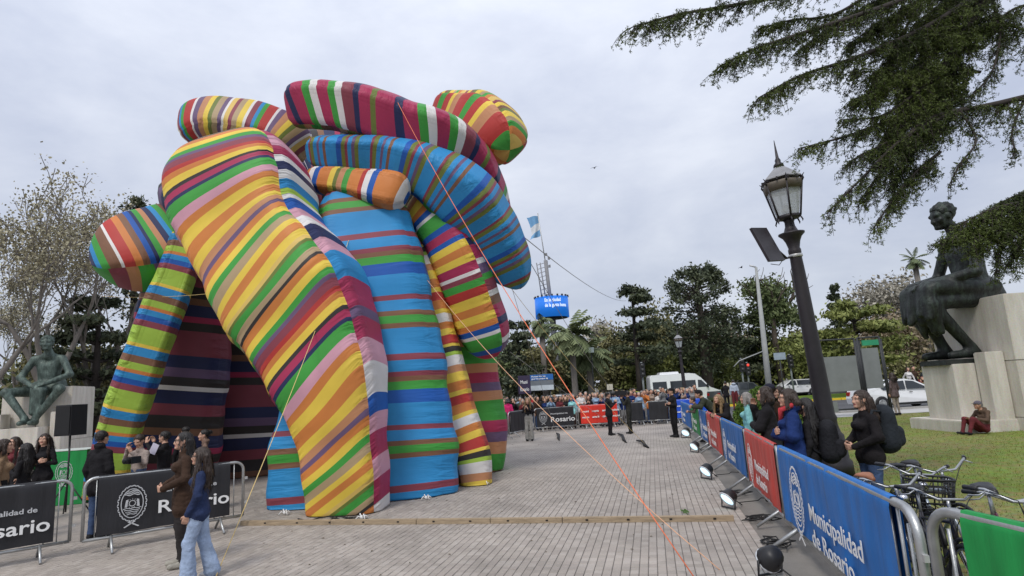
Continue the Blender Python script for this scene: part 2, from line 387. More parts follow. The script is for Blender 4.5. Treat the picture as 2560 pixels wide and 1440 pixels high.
def tube_part(name, rows, mats, dr=1., rot=0., ex=4., skew=0., n=0, m=48, cap=(1, 1), view=None, label=None, split=(.785, 2.356, 3.927, 5.498), pinch=.06, off=0., capk=1.0):
    """rows: (px, py, Y, width in photo pixels[, depth ratio]) -> world path; superelliptic tube, zones right/front/left/back"""
    P = []
    for r_ in rows:
        p = A(r_[0], r_[1], r_[2]); P.append((p.x, p.y, p.z, r_[3]*mpp(p)/2, r_[4] if len(r_) > 4 else dr))
    L = sum((Vector(P[i+1][:3])-Vector(P[i][:3])).length for i in range(len(P)-1))
    n = n or max(24, int(L/.07))
    Q = spline(P, n); pos = Q[:, :3]
    T = np.gradient(pos, axis=0); T /= np.linalg.norm(T, axis=1)[:, None]
    vw = np.array(view if view else (P[len(P)//2][0]*.8, P[len(P)//2][1], 0.)); vw /= np.linalg.norm(vw)
    S = np.cross(T, vw); S /= np.linalg.norm(S, axis=1)[:, None]
    for i in range(1, n):
        if S[i] @ S[i-1] < 0: S[i] = -S[i]
    if S[0][0] < 0 and abs(T[0][2]) > .5: S = -S
    Nn = np.cross(S, T); Nn = np.where((Nn @ vw)[:, None] < 0, -Nn, Nn)     # away from the viewer
    if rot:
        S, Nn = S*math.cos(rot)+Nn*math.sin(rot), -S*math.sin(rot)+Nn*math.cos(rot)
    arc = np.r_[0, np.cumsum(np.linalg.norm(np.diff(pos, axis=0), axis=1))]
    wv = Q[:, 3]; dv = Q[:, 3]*Q[:, 4]
    # rounded ends
    capf = np.ones(n); cl = wv.mean()*capk
    if cap[0]: x = np.clip(arc/cl, 0, 1); capf *= np.sqrt(np.clip(1-(1-x)**2.6, .0004, 1))
    if cap[1]: x = np.clip((arc[-1]-arc)/cl, 0, 1); capf *= np.sqrt(np.clip(1-(1-x)**2.6, .0004, 1))
    th = np.linspace(0, 2*PI, m, endpoint=False)
    cs, sn = np.cos(th), np.sin(th); rad = (np.abs(cs)**ex+np.abs(sn)**ex)**(-1/ex)
    sd = np.min(np.abs((th[:, None]-np.array(split)[None]+PI) % (2*PI)-PI), axis=1)       # angle to nearest seam
    rad = rad*(1-pinch*np.exp(-(sd/.09)**2))
    X, Y2 = cs*rad, -sn*rad
    fit = 1/np.max(np.abs(X*math.cos(rot)-Y2*P[len(P)//2][4]*math.sin(rot))); X, Y2 = X*fit, Y2*fit      # keep the asked width when turned
    wob = 1+.018*np.sin(arc*3.1+1)+.012*np.sin(arc*7.3)
    V = pos[:, None]+S[:, None]*(X[None]*(wv*capf*wob)[:, None])[..., None]+Nn[:, None]*(Y2[None]*(dv*capf*wob)[:, None])[..., None]
    V = V.reshape(-1, 3); V = V-np.array(SC.location)
    V[:, 2] = np.maximum(V[:, 2], .015)
    i, j = np.meshgrid(np.arange(n-1), np.arange(m), indexing='ij'); j2 = (j+1) % m
    Fq = np.stack([i*m+j, i*m+j2, (i+1)*m+j2, (i+1)*m+j], -1).reshape(-1, 4)
    mid = (th[j]+PI/m) % (2*PI); zone = np.zeros(mid.shape, int)
    a, b, c, d = split
    zone[(mid >= a) & (mid < b)] = 1; zone[(mid >= b) & (mid < c)] = 2; zone[(mid >= c) & (mid < d)] = 3
    me = raw(name, V, Fq, zone.reshape(-1))
    at = me.attributes.new('stripe', 'FLOAT', 'POINT'); at.data.foreach_set('value', ((arc+off)[:, None]+(np.interp(arc/arc[-1], np.linspace(0, 1, len(skew)), skew) if isinstance(skew, tuple) else np.full(n, skew))[:, None]*X[None]*wv[:, None]).astype(np.float32).ravel())
    at = me.attributes.new('around', 'FLOAT', 'POINT'); at.data.foreach_set('value', np.tile(np.minimum(th, 2*PI-th), (n, 1)).astype(np.float32).ravel())
    se = .07+.93*np.exp(-(sd/.22)**2)
    at = me.attributes.new('seam', 'FLOAT', 'POINT'); at.data.foreach_set('value', np.tile(se, (n, 1)).astype(np.float32).ravel())
    mm = list(mats) if len(mats) == 4 else [mats[0], mats[1 % len(mats)], mats[0], mats[1 % len(mats)]]
    o = link(name, me, SC, mm)
    if label: o['label'] = label
    return o
sm = stripe_mat
mA = sm('cloth_gold', 't2 y1.5 o2 y2 Y1 e1 g2 t1.5 c1 o2 y2 g1.5 u1 k2 r1.5 o1.5 y2 c1 m2 n1.2 g3 p2.5 o2 y3 o3 y2.5 O2 u1.2 o2 y2 g2', 4.3)
mAs = sm('cloth_gusset', 'w3 b2 p2 m3 p2.5 m3 w2 n2 w2 s2 l2 w1.5 b2.5 p2 w2 n2.5 p2.5 s4 m4 u1.5 m3 p3', 7.5, .6)
mB = sm('cloth_skyblue', 's4 k1 s2 B1 g1.4 B1 s5 k1.2 s2.2 k1 B1 g1.5 b2.5', 2.7, .35)
mC = sm('cloth_ribbon', 'o2 y1 w2 o1.5 y1.5 r2 y.6 c1.2 l.8 w2.2 O1.5 y2 o2 y1 r2', 2.5, .5)
mD = sm('cloth_meadow', 'g3.2 m1.8 u1.5 O1.8 g2.6 O1.4 m1.6 u1.4 O1.6', 2.7, .35)
mE = sm('cloth_crimson', 'm3 n1.3 m2.4 g1.4 w1.4 m2 g1.3 w1.2 k2 n1 m2 e1', 2.7)
mE2 = sm('cloth_olive', 'B2 e1.5 O1.6 g2 B2 k1.6 O1.5 e1.8', 2.1)
mF = sm('cloth_azure', 's2.4 k.5 e.8 s.9 u.5 s.8 B.6 s2.2 b1 e.7 k.5 s.8 u.6 e.8', 1.6, .5)
mF2 = sm('cloth_azure_flap', 's5 r1.2 b4 g1.5 r1.3 n2', 5.2)
mG = sm('cloth_tangerine', 'o2 w1 b1 o2.2 y1 e.7 O1 g1 o2 r.8 w1 b1 o1.5', 2.3, .6)
mH = sm('cloth_fiesta', 'y2 o1.6 y1.6 o1.2 b1.2 w.7 g2.6 b1.2 m1.8 b1 y1.4 o1.4 y1.3 m1.8 w.7 k1 g1.5 r2', 3.0, .6)
mH2 = sm('cloth_plaid', 'm2 w.8 u1.6 g1 k2 w.9 B1.5 m2 n1.2', 1.9)
mI = sm('cloth_amber', 'Y2 k1 y1.3 B1 e1 y1.6 t1 g1 o1.2', 1.25)
mI2 = sm('cloth_amber_end', 'r3 g1.6 r2 y1.2 O2', 1.6)
mJ = sm('cloth_desert', 't1 y1 w.5 k1 s.6 g.8 r1.6 w.5 u1 O1.3 y1 e.9 t1.2 u.8 w.5 Y1 k.8', 1.7)
mK = sm('cloth_forest', 'g2 k1.5 O1.2 g1.8 u1.4 O1.1', 1.5)
mK2 = sm('cloth_rust', 'n1 s.8 g1 B1.2 w.35 r1.3 o1 B1 b.9 n.6 g1 O1', 1.5)
mL = sm('cloth_lime', 'l1.6 y.6 s1.5 B1.2 l1.2 o.6 s1 b.9 k1.1 l1.4', 1.45, .8)
mM = sm('cloth_plum_shaded', 'k2.5 n2 u1.5 c1.4 w.8 n2.2 k1.8 c2 B1.2 n2 m1 c1.5 k1.6', 3.4, .5)  # plum stripes darkened, so the enclosed interior's shade is in the colour
# big bulging front tube, from its head down to the foot on the paving
tube_part('bulging_front_tube', [(585, 345, 12.75, 240), (594, 410, 12.7, 305), (608, 490, 12.6, 348), (642, 590, 12.4, 322), (704, 690, 12.15, 345), (758, 775, 12.05, 352), (800, 868, 11.95, 318), (838, 990, 11.8, 266), (857, 1100, 11.8, 225), (868, 1200, 11.85, 210), (872, 1297, 11.9, 200)],
          [mAs, mA, mA, mA], .85, rot=R(-20), skew=(.0, .12, .3, .55, .7), cap=(1, 0), split=(.68, 2.5, 3.9, 5.6), m=56, off=.7, capk=.8)
# broad blue wall behind it and the narrow panels turning away to its right
tube_part('blue_column', [(905, 470, 14.2, 200, .75), (910, 560, 13.9, 235, .75), (925, 760, 13.7, 310, .7), (925, 960, 13.6, 385, .62), (918, 1120, 13.5, 440, .56), (915, 1268, 13.4, 462, .54)], [mB, mB], skew=.05, cap=(1, 0), ex=4.5, m=56)
tube_part('ribbon_panel', [(1020, 555, 15.2, 75), (1055, 700, 15.0, 92), (1098, 860, 14.9, 98), (1140, 1020, 14.8, 98), (1178, 1130, 14.7, 92), (1190, 1218, 14.6, 82)], [mC, mC], 2.0, skew=0., cap=(1, 0), m=32, ex=5)
tube_part('meadow_panel', [(1045, 560, 17.2, 90), (1085, 700, 17.0, 150), (1130, 860, 16.8, 190), (1165, 1020, 16.8, 190), (1182, 1115, 16.8, 170), (1190, 1192, 16.8, 130)], [mD, mD], 1.15, skew=-.15, cap=(1, 0))
# tubes piled and arched over the top
tube_part('arch_tube', [(728, 268, 14.4, 120), (800, 262, 14.1, 135), (900, 275, 13.9, 140), (1010, 312, 13.9, 140), (1110, 345, 14.2, 135), (1180, 405, 14.8, 120), (1225, 500, 15.6, 100), (1250, 600, 16.4, 80)], [mE, mE, mE2, mE], .95, rot=R(-28), cap=(1, 1), skew=.3, label='thick crimson white and green tube lying across the top')
tube_part('arch_tube', [(770, 378, 14.2, 85), (860, 382, 13.9, 98), (960, 392, 13.8, 115), (1060, 425, 13.8, 145), (1150, 485, 14.0, 175), (1215, 565, 14.4, 165), (1258, 635, 14.7, 135), (1288, 690, 14.9, 98), (1302, 722, 15.0, 70)], [mF, mF, mF2, mF], .9, rot=R(-34), cap=(1, 1), label='sky blue arch tube bending down to the right')
tube_part('short_tube', [(768, 450, 13.9, 60), (840, 455, 13.6, 72), (920, 468, 13.4, 85), (985, 482, 13.3, 100), (1020, 496, 13.3, 85)], [mG, mG], .95, label='short orange tube with white and blue bands', ex=3)
tube_part('hanging_tube', [(1035, 500, 14.6, 95), (1085, 545, 14.4, 118), (1140, 640, 14.4, 132), (1180, 740, 14.6, 140), (1212, 830, 14.8, 128), (1232, 895, 15.0, 90)], [mH2, mH, mH, mH2], .95, rot=R(-20), cap=(1, 1), ex=3.4, split=(.7, 2.4, 3.9, 5.6))
tube_part('end_lobe', [(1090, 262, 17.2, 80), (1150, 285, 16.8, 120), (1205, 310, 16.2, 160), (1250, 345, 15.6, 150), (1275, 375, 15.2, 110)], [mI, mI2], .95, rot=R(-25), ex=3., label='amber and red rounded lobe at the top right')
tube_part('end_lobe', [(465, 330, 15.2, 120), (530, 310, 15.0, 130), (620, 320, 15.0, 135), (700, 350, 15.2, 140), (760, 400, 15.4, 130)], [mJ, mJ], 1., rot=R(20), ex=3, label='tan and teal striped lobe behind the head of the front tube')
tube_part('end_lobe', [(225, 655, 14.6, 130), (290, 640, 14.8, 190), (370, 625, 15.2, 215), (440, 610, 15.6, 210), (500, 600, 16.0, 190)], [mK, mK2], .8, rot=R(24), ex=3.2, skew=.1, label='green and rust lobe jutting out to the left', split=(.6, 2.5, 3.9, 5.5))
# left leg, and the inner walls behind the opening, shade painted into their cloth
tube_part('slanting_leg', [(475, 575, 15.0, 70), (445, 680, 14.8, 88), (398, 800, 14.6, 96), (350, 930, 14.5, 98), (308, 1050, 14.5, 98), (282, 1150, 14.5, 98), (266, 1240, 14.5, 98)], [mL, mL], 1.1, cap=(1, 0), ex=3.6, m=40)
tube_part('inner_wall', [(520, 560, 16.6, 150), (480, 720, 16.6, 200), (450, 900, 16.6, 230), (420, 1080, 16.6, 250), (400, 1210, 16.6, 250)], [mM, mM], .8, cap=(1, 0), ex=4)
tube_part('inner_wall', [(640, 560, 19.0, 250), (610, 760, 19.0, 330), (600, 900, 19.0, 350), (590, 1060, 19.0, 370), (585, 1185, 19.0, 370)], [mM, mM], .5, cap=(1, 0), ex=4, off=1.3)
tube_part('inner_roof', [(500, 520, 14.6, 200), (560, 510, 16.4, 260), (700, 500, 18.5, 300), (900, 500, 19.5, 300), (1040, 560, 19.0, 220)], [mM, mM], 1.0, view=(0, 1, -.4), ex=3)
# white tie knots where the foot is lashed down
wk = mat('white_webbing', (.75, .74, .72), .8)
for (px, py) in ((712, 1288), (905, 1300), (1066, 1250), (1212, 1213)):
    p = G(px, py); mb = MB()
    for q in range(4):
        a = q*1.57+.6; mb.tube([(0, 0, .03), (math.cos(a)*.07, math.sin(a)*.04, .07+.03*(q % 2)), (math.cos(a)*.12, math.sin(a)*.08, .02)], .012, 6)
    mb.ell((0, 0, .045), .035, 8)
    o = mb.build('tie_knot', wk, SC); o.location = p-SC.location
mb = MB()
for k_ in range(3):
    P = [G(745+k_*52+q*26, 1297+6*math.sin(q*1.7+k_)-q*.3, .02) for q in range(5)]
    mb.tube([v-SC.location for v in P], .012, 6)
mb.build('lashing_strap', mat('black_webbing', (.02, .02, .02), .8), SC)
# ================================================================ PEOPLE: one continuous implicit surface per body
SKIN, TOP, BOT, SHOE, LIP = 0, 1, 2, 3, 4
def sdf_eval(P, prims, k):
    """prims: (kind, a, b, ra, rb, label). Smooth union + nearest label"""
    acc = np.zeros(len(P)); best = np.full(len(P), 1e9); lab = np.zeros(len(P), int)
    for pr in prims:
        if pr[0] == 'c':
            a, b = np.array(pr[1]), np.array(pr[2]); ab = b-a; L = ab@ab+1e-12
            t = np.clip(((P-a)@ab)/L, 0, 1); d = np.linalg.norm(P-a-t[:, None]*ab, axis=1)-(pr[3]+(pr[4]-pr[3])*t)
        else:
            q = P-np.array(pr[1])
            if pr[4] is not None: q = q@np.array(pr[4])
            r = np.array(pr[2]); k0 = np.linalg.norm(q/r, axis=1); k1 = np.linalg.norm(q/(r*r), axis=1)+1e-9; d = k0*(k0-1)/k1
        lb = pr[5]
        u = d < best; best[u] = d[u]; lab[u] = lb
        acc += np.exp(np.clip(-d/k, -60, 60))
    return -k*np.log(acc+1e-30), lab
def cap(a, b, ra, rb, l): return ('c', a, b, ra, rb, l)
def ello(c, r, l, M=None): return ('e', c, r, None, M, l)
def surface(prims, h, k, cut=None, tilt=None):
    lo = np.full(3, 1e9); hi = -lo
    for p in prims:
        if p[0] == 'c':
            for q, r in ((p[1], p[3]), (p[2], p[4])): lo = np.minimum(lo, np.array(q)-r); hi = np.maximum(hi, np.array(q)+r)
        else: r = max(p[2]); lo = np.minimum(lo, np.array(p[1])-r); hi = np.maximum(hi, np.array(p[1])+r)
    lo -= 2.5*h+k; hi += 2.5*h+k
    n = np.ceil((hi-lo)/h).astype(int)+1
    gx, gy, gz = np.meshgrid(*[np.arange(q) for q in n], indexing='ij')
    P = np.stack([gx, gy, gz], -1).reshape(-1, 3)*h+lo
    acc = np.zeros(len(P)); 
    # each primitive only near itself
    D = np.full(n, 60.*k)
    accg = np.full(n, math.exp(-60.))
    Pg = P.reshape(*n, 3)
    for p in prims:
        if p[0] == 'c':
            l_ = np.minimum(np.array(p[1])-p[3], np.array(p[2])-p[4]); h_ = np.maximum(np.array(p[1])+p[3], np.array(p[2])+p[4])
        else: r = max(p[2]); l_ = np.array(p[1])-r; h_ = np.array(p[1])+r
        mg = 6*k+2*h
        i0 = np.clip(np.floor((l_-mg-lo)/h).astype(int), 0, n); i1 = np.clip(np.ceil((h_+mg-lo)/h).astype(int)+1, 0, n)
        sl_ = tuple(slice(i0[q], i1[q]) for q in range(3)); sub = Pg[sl_]; sh = sub.shape[:3]
        if min(sh) == 0: continue
        d, _ = sdf_eval(sub.reshape(-1, 3), [p], 1.)
        d = d if p[0] == 'e' or True else d
        accg[sl_] += np.exp(np.clip(-d.reshape(sh)/k, -60, 60))
    V = -k*np.log(accg)
    if cut is not None: V = np.maximum(V, cut(Pg))
    return nets(V, lo, h)
def nets(V, lo, h):
    n = V.shape; s = V < 0
    c = [(0, 0, 0), (1, 0, 0), (0, 1, 0), (1, 1, 0), (0, 0, 1), (1, 0, 1), (0, 1, 1), (1, 1, 1)]
    cs = sum(s[a:n[0]-1+a, b:n[1]-1+b, d:n[2]-1+d].astype(int) for a, b, d in c)
    act = (cs > 0) & (cs < 8); idx = np.full(act.shape, -1); I = np.argwhere(act); idx[act] = np.arange(len(I))
    val = np.stack([V[I[:, 0]+a, I[:, 1]+b, I[:, 2]+d] for a, b, d in c], 1); co = np.array(c, float)
    acc = np.zeros((len(I), 3)); cnt = np.zeros(len(I))
    for a in range(8):
        for ax in range(3):
            if c[a][ax]: continue
            b = a+(1, 2, 4)[ax]; va, vb = val[:, a], val[:, b]; x = (va < 0) != (vb < 0)
            t = np.where(x, va/np.where(x, va-vb, 1), 0)
            acc += np.where(x[:, None], co[a]+(co[b]-co[a])*t[:, None], 0); cnt += x
    P = (I+acc/cnt[:, None])*h+lo
    Fs = []
    for ax in range(3):
        u, v = (ax+1) % 3, (ax+2) % 3
        e = [slice(1, -1)]*3; e[ax] = slice(0, -1); e2 = list(e); e2[ax] = slice(1, None)
        a, b = s[tuple(e)], s[tuple(e2)]; off = np.ones(3, int); off[ax] = 0
        for flip, mk in ((0, a & ~b), (1, ~a & b)):
            J = np.argwhere(mk)+off
            if not len(J): continue
            def g(du, dv):
                q = J.copy(); q[:, u] -= du; q[:, v] -= dv; return idx[q[:, 0], q[:, 1], q[:, 2]]
            f = np.stack([g(1, 1), g(0, 1), g(0, 0), g(1, 0)], 1)
            Fs.append(f[:, ::-1] if flip else f)
    Fq = np.concatenate(Fs) if Fs else np.zeros((0, 4), int)
    return P, Fq[(Fq >= 0).all(1)]
def unit(v): v = np.array(v, float); return v/np.linalg.norm(v)
def hand_prims(w, d, nrm, side, curl=.5, s=1., lab=SKIN):
    """w wrist, d towards the fingers, nrm palm side, side towards the thumb"""
    w, d, nrm = np.array(w, float), unit(d), unit(nrm); sd_ = unit(side-d*np.dot(side, d)) if np.linalg.norm(side) else np.cross(d, nrm)
    nrm = unit(np.cross(d, sd_))*np.sign(np.dot(np.cross(d, sd_), nrm) or 1)
    P = [cap(w-d*.02*s, w+d*.03*s, .026*s, .028*s, lab)]
    for q, (o, L) in enumerate(((.03, .072), (.011, .08), (-.009, .075), (-.028, .06))):
        b = w+d*.085*s+sd_*o*s
        P.append(cap(w+d*.02*s+sd_*o*.6*s, b, .017*s, .012*s, lab))
        a1, a2 = curl*.8, curl*1.9
        m_ = b+(d*math.cos(a1)+nrm*math.sin(a1))*L*.5*s; e = m_+(d*math.cos(a2)+nrm*math.sin(a2))*L*.5*s
        P += [cap(b, m_, .0098*s, .009*s, lab), cap(m_, e, .009*s, .007*s, lab)]
    t0 = w+d*.025*s+sd_*.025*s; t1 = t0+(d*.55+sd_*.6+nrm*.4)*.045*s; t2 = t1+(d*.85+sd_*.1+nrm*.5)*.035*s
    P += [cap(t0, t1, .015*s, .0115*s, lab), cap(t1, t2, .011*s, .009*s, lab)]
    return P
def rotm(yaw, pitch=0., roll=0.):
    return np.array(Matrix.Rotation(yaw, 3, 'Z') @ Matrix.Rotation(pitch, 3, 'X') @ Matrix.Rotation(roll, 3, 'Y'))
BASE = dict(pel=(0, 0, .93), che=(0, 0, 1.27), nk=(0, -.01, 1.46), hd=(0, .015, 1.6),
            hip=(.085, 0, .9), kn=(.095, .02, .5), an=(.095, -.01, .085), toe=(.12, .16, .03),
            sh=(.156, -.012, 1.352), el=(.215, -.03, 1.10), wr=(.228, .05, .865), hd_d=(0, .15, -1))
POSES = {
 'stand': {}, 'crossed': dict(el=(.24, .02, 1.12), wr=(-.02, .2, 1.17), elL=(-.24, .02, 1.12), wrL=(.02, .22, 1.13), hd_d=(-1, .1, .15), hd_dL=(1, .1, .1)),
 'belly': dict(el=(.24, .0, 1.13), wr=(.1, .24, 1.03), elL=(-.24, .0, 1.13), wrL=(-.1, .24, 1.02), hd_d=(-.8, .5, -.1), hd_dL=(.8, .5, -.1)),
 'camera_up': dict(el=(.2, .14, 1.24), wr=(.06, .24, 1.47), elL=(-.22, .1, 1.18), wrL=(-.05, .26, 1.4), hd_d=(-.3, .1, 1), hd_dL=(.3, .2, .9)),
 'phone': dict(el=(.22, .06, 1.15), wr=(.08, .3, 1.3), elL=(-.22, .02, 1.13), wrL=(-.04, .3, 1.28), hd_d=(-.3, .3, .9), hd_dL=(.3, .3, .9)),
 'chin': dict(el=(.2, .16, 1.2), wr=(.05, .2, 1.42), elL=(-.2, .12, 1.1), wrL=(.08, .24, 1.14), hd_d=(-.2, -.1, 1), hd_dL=(1, .1, .1)),
 'lean': dict(che=(0, .1, 1.24), nk=(0, .2, 1.42), hd=(0, .27, 1.53), sh=(.175, .16, 1.36), el=(.2, .26, 1.1), wr=(.1, .45, 1.13), hd_d=(-.6, .7, -.1)),
 'lean_deep': dict(pel=(0, -.12, .93), hip=(.085, -.12, .9), che=(0, .08, 1.2), nk=(0, .22, 1.36), hd=(0, .3, 1.48), sh=(.175, .17, 1.3), el=(.22, .3, 1.12), wr=(.1, .5, 1.14), hd_d=(-.5, .8, -.1)),
 'back_hands': dict(el=(.25, -.1, 1.12), wr=(.07, -.16, .95), hd_d=(-1, -.1, -.2)),
 'walk': dict(kn=(.09, .13, .5), an=(.09, .12, .09), toe=(.11, .3, .04), knL=(-.09, -.02, .5), anL=(-.09, -.26, .13), toeL=(-.11, -.12, .03), el=(.23, -.14, 1.13), wr=(.24, -.1, .89), elL=(-.22, .07, 1.13), wrL=(-.2, .2, .93)),
 'stride': dict(kn=(.08, -.04, .5), an=(.08, -.16, .1), toe=(.1, -.01, .03), knL=(-.08, .12, .5), anL=(-.08, .12, .085), toeL=(-.1, .3, .03), el=(.22, .02, 1.1), wr=(.15, .12, .86), elL=(-.22, .02, 1.1), wrL=(-.15, .14, .87), hd_d=(-.2, .3, -1)),
 'hip_step': dict(kn=(.11, .07, .5), an=(.13, .04, .085), toe=(.18, .2, .03)),
 'sit_ground': dict(pel=(0, -.05, .12), che=(0, -.1, .47), nk=(0, -.05, .67), hd=(0, .03, .8), hip=(.1, 0, .12), kn=(.14, .4, .43), an=(.12, .55, .08), toe=(.14, .72, .05), sh=(.18, -.08, .6), el=(.27, .08, .38), wr=(.12, .33, .45), hd_d=(-.6, .6, -.2)),
 'arm_raise': dict(el=(.24, .1, 1.3), wr=(.12, .3, 1.5), hd_d=(-.1, .3, 1)),
}
def get_pose(name):
    b = dict(BASE); b.update(POSES[name]); out_ = {}
    for k, v in b.items():
        if k.endswith('L'): continue
        out_[k] = np.array(v, float)
        if k in ('hip', 'kn', 'an', 'toe', 'sh', 'el', 'wr', 'hd_d'):
            out_[k+'L'] = np.array(b[k+'L'], float) if k+'L' in b and (k+'L' in POSES[name]) else np.array((-v[0], v[1], v[2]), float)
    return out_
def person_prims(J, o):
    """o: female, coat (skirt of a jacket), flare (wide trousers), bulk, sleeves"""
    b = o.get('bulk', 1.); fem = o.get('female', 0); P = []
    pel, che, nk, hd = J['pel'], J['che'], J['nk'], J['hd']; up = unit(che-pel); wais = pel+(che-pel)*.45
    fwd = np.array((0., 1., 0.)); xs = np.array((1., 0, 0))
    sw = .95 if fem else 1.06; hw = 1.06 if fem else .98
    tor = lambda c, r, l: ello(tuple(c), r, l)
    for q in (-1, 1):
        P.append(cap(pel+xs*q*.055*hw+up*.02, wais+xs*q*.045*sw-up*.03, .094*b*hw, (.08 if fem else .09)*b, TOP if o.get('coat') else BOT))
        P.append(cap(wais+xs*q*.048, che+xs*q*.06*sw+up*.0, (.082 if fem else .09)*b, .092*b*sw, TOP))
        P.append(cap(che+xs*q*.05*sw+up*.0, (J['sh'] if q > 0 else J['shL'])*.8+nk*.2+(0,0,-.015), .086*b, .05*b, TOP))
    P.append(cap(wais-up*.02, wais+up*.05, .095*b, .1*b, TOP))
    if fem: P += [cap(che+xs*.06+fwd*.085*b, che-xs*.06+fwd*.085*b, .062, .062, TOP)]
    P.append(cap(nk-up*.05, nk, .064*b, .052, TOP))
    for q in (J["sh"], J["shL"]): P.append(cap(nk-up*.03, q*.92+nk*.08+(0, 0, -.012), .047*b, .04*b, TOP))
    P.append(cap(nk-up*.03, hd-up*.02+(0, -.012, 0), .05, .047, SKIN))
    if o.get('hood'): P += [cap(nk+(-.07, -.06, .02), nk+(.07, -.06, .02), .055, .055, TOP)]
    if o.get('collar'): P += [cap(nk+(-.05, .0, .02), nk+(.05, -.02, .02), .045, .045, TOP), cap(nk+(-.03, -.05, .02), nk+(.03, -.05, .02), .045, .045, TOP)]
    for sfx, q in (('', 1), ('L', -1)):
        sh, el, wr, hp, kn, an, to = (J[k+sfx] for k in ('sh', 'el', 'wr', 'hip', 'kn', 'an', 'toe'))
        pf = o.get('puff', 1.)
        P += [cap(sh, el, .053*b*(1+(pf-1)*.5), .044*b*pf, TOP), cap(el, wr, .045*b*pf, .036*b*(1+(pf-1)*.6), TOP if o.get('sleeves', 1) else SKIN)]
        fl = o.get('flare', 0.)
        P += [cap(hp, kn, .088*b*hw, .062*b+fl*.25, BOT), cap(kn, an+(an-kn)*(-.02), .06*b+fl*.25, .042*b+fl, BOT if not o.get('bare_legs') else SKIN)]
        if o.get('coat'): P += [cap(pel+xs*q*.07, pel+xs*q*.085+(hp-pel)*0-up*o['coat'], .105*b, .118*b, TOP)]
        d_ = unit((to-an)*np.array((1, 1, 0.))+1e-6)
        P += [cap(an-d_*.035+(0, 0, -.045), to-d_*.02+(0, 0, .012), .04, .034, SHOE), cap(an+(0, 0, -.01), an+(0, 0, -.035), .044, .045, SHOE)]
    return P
def head_prims(J, yaw=0., pitch=0., fem=0):
    M = rotm(yaw, pitch)*1.0; c = J['hd']; f = lambda *v: tuple(c+M@np.array(v))
    P = [ello(f(0, -.012, .022), (.076, .094, .092), SKIN, M), cap(f(0, .035, -.03), f(0, .048, -.078), .055, .03, SKIN), ello(f(0, .02, -.04), (.06, .07, .07), SKIN, M),
         cap(f(0, .087, .012), f(0, .102, -.026), .009, .0125, SKIN), cap(f(-.014, .094, -.03), f(.014, .094, -.03), .008, .008, SKIN),
         cap(f(-.045, .07, .028), f(.045, .07, .028), .016, .016, SKIN), cap(f(-.016, .086, -.056), f(.016, .086, -.056), .0068, .0068, LIP),
         cap(f(-.012, .08, -.085), f(.012, .08, -.085), .017, .017, SKIN)]
    for q in (-1, 1): P += [ello(f(q*.078, -.005, -.005), (.011, .02, .031), SKIN, M), cap(f(q*.045, .06, -.022), f(q*.042, .055, -.035), .022, .02, SKIN)]
    return P, M
def hair_surface(J, M, style, h):
    c = J['hd']; f = lambda *v: tuple(c+M@np.array(v)); k = .008
    P = [ello(f(0, -.022, .038), (.089, .102, .092), 0, M)]
    if style in ('long', 'long_back', 'mid', 'pony', 'bob'):
        L = dict(long=.42, long_back=.46, mid=.2, pony=.1, bob=.13)[style]
        for q in (-.065, -.03, 0, .03, .065):
            P.append(cap(f(q, -.075, .0), f(q*1.35, -.1, -.5*L), .045, .05, 0))
            if L > .15: P.append(cap(f(q*1.35, -.1, -.5*L), f(q*1.5+.01, -.105+(.02 if q else 0), -L*(1 if abs(q) < .05 else .9)), .05, .03, 0))
        if style in ('long', 'mid', 'bob'):
            for q in (-1, 1):
                P += [cap(f(q*.082, .01, .02), f(q*.098, .012, -.13 if L > .15 else -.1), .03, .032, 0)]
                if style == 'long': P += [cap(f(q*.098, .012, -.13), f(q*.11, .06, -.36), .036, .022, 0)]
        if style == 'pony': P += [cap(f(0, -.12, .03), f(0, -.15, -.2), .035, .02, 0)]
    if style == 'bun': P.append(ello(f(0, -.12, .06), (.045, .045, .045), 0, M))
    Mi = M.T
    def cut(G_):
        q = (G_-c)@M                      # into head space
        face = np.minimum(np.minimum(q[..., 1]-(.035+.35*np.clip(q[..., 2], -.2, .05)), .072-q[..., 2]), .085-np.abs(q[..., 0]))
        if style in ('short', 'cap_short', 'bun'):
            low = np.minimum(-q[..., 2]-.0-(.055)*(q[..., 1] < -.03), .3); ear = np.minimum(np.minimum(-q[..., 2]+.02, q[..., 1]+.03), .3)
            return np.maximum(np.maximum(face, low), ear)
        return face
    P_, F_ = surface(P, h, k, cut=cut)
    # strand relief
    if len(P_):
        a = np.arctan2((P_-c)@M[:, 0], (P_-c)@M[:, 1]); P_ = P_+unit((0, 0, 1))*0+((P_-c)*np.array((1, 1, .2)))*(.03*np.sin(a*23)+.02*np.sin(a*41))[:, None]
    return P_, F_
def m_skin(i): return mat('skin_%d' % i, [(.52, .30, .21), (.42, .23, .15), (.58, .35, .26), (.3, .16, .1)][i], .5, .08, 14, .15, 150, spec=.35)
def m_cloth(c, nm=None): return mat('cloth_%.3f_%.3f_%.3f' % tuple(c), c, .85, .28, 7, .7, 26, spec=.2)
def m_hair(c): return mat('hair_%.3f_%.3f_%.3f' % tuple(c), c, .42, .3, 30, .4, 90, spec=.5, stretch=(3, 3, .5))
m_lip = mat('lips', (.36, .11, .1), .45, .05)
m_eye = mat('eye_dark', (.015, .012, .01), .2, 0); m_eyew = mat('eye_white', (.7, .68, .65), .3, 0)
_shapes = {}
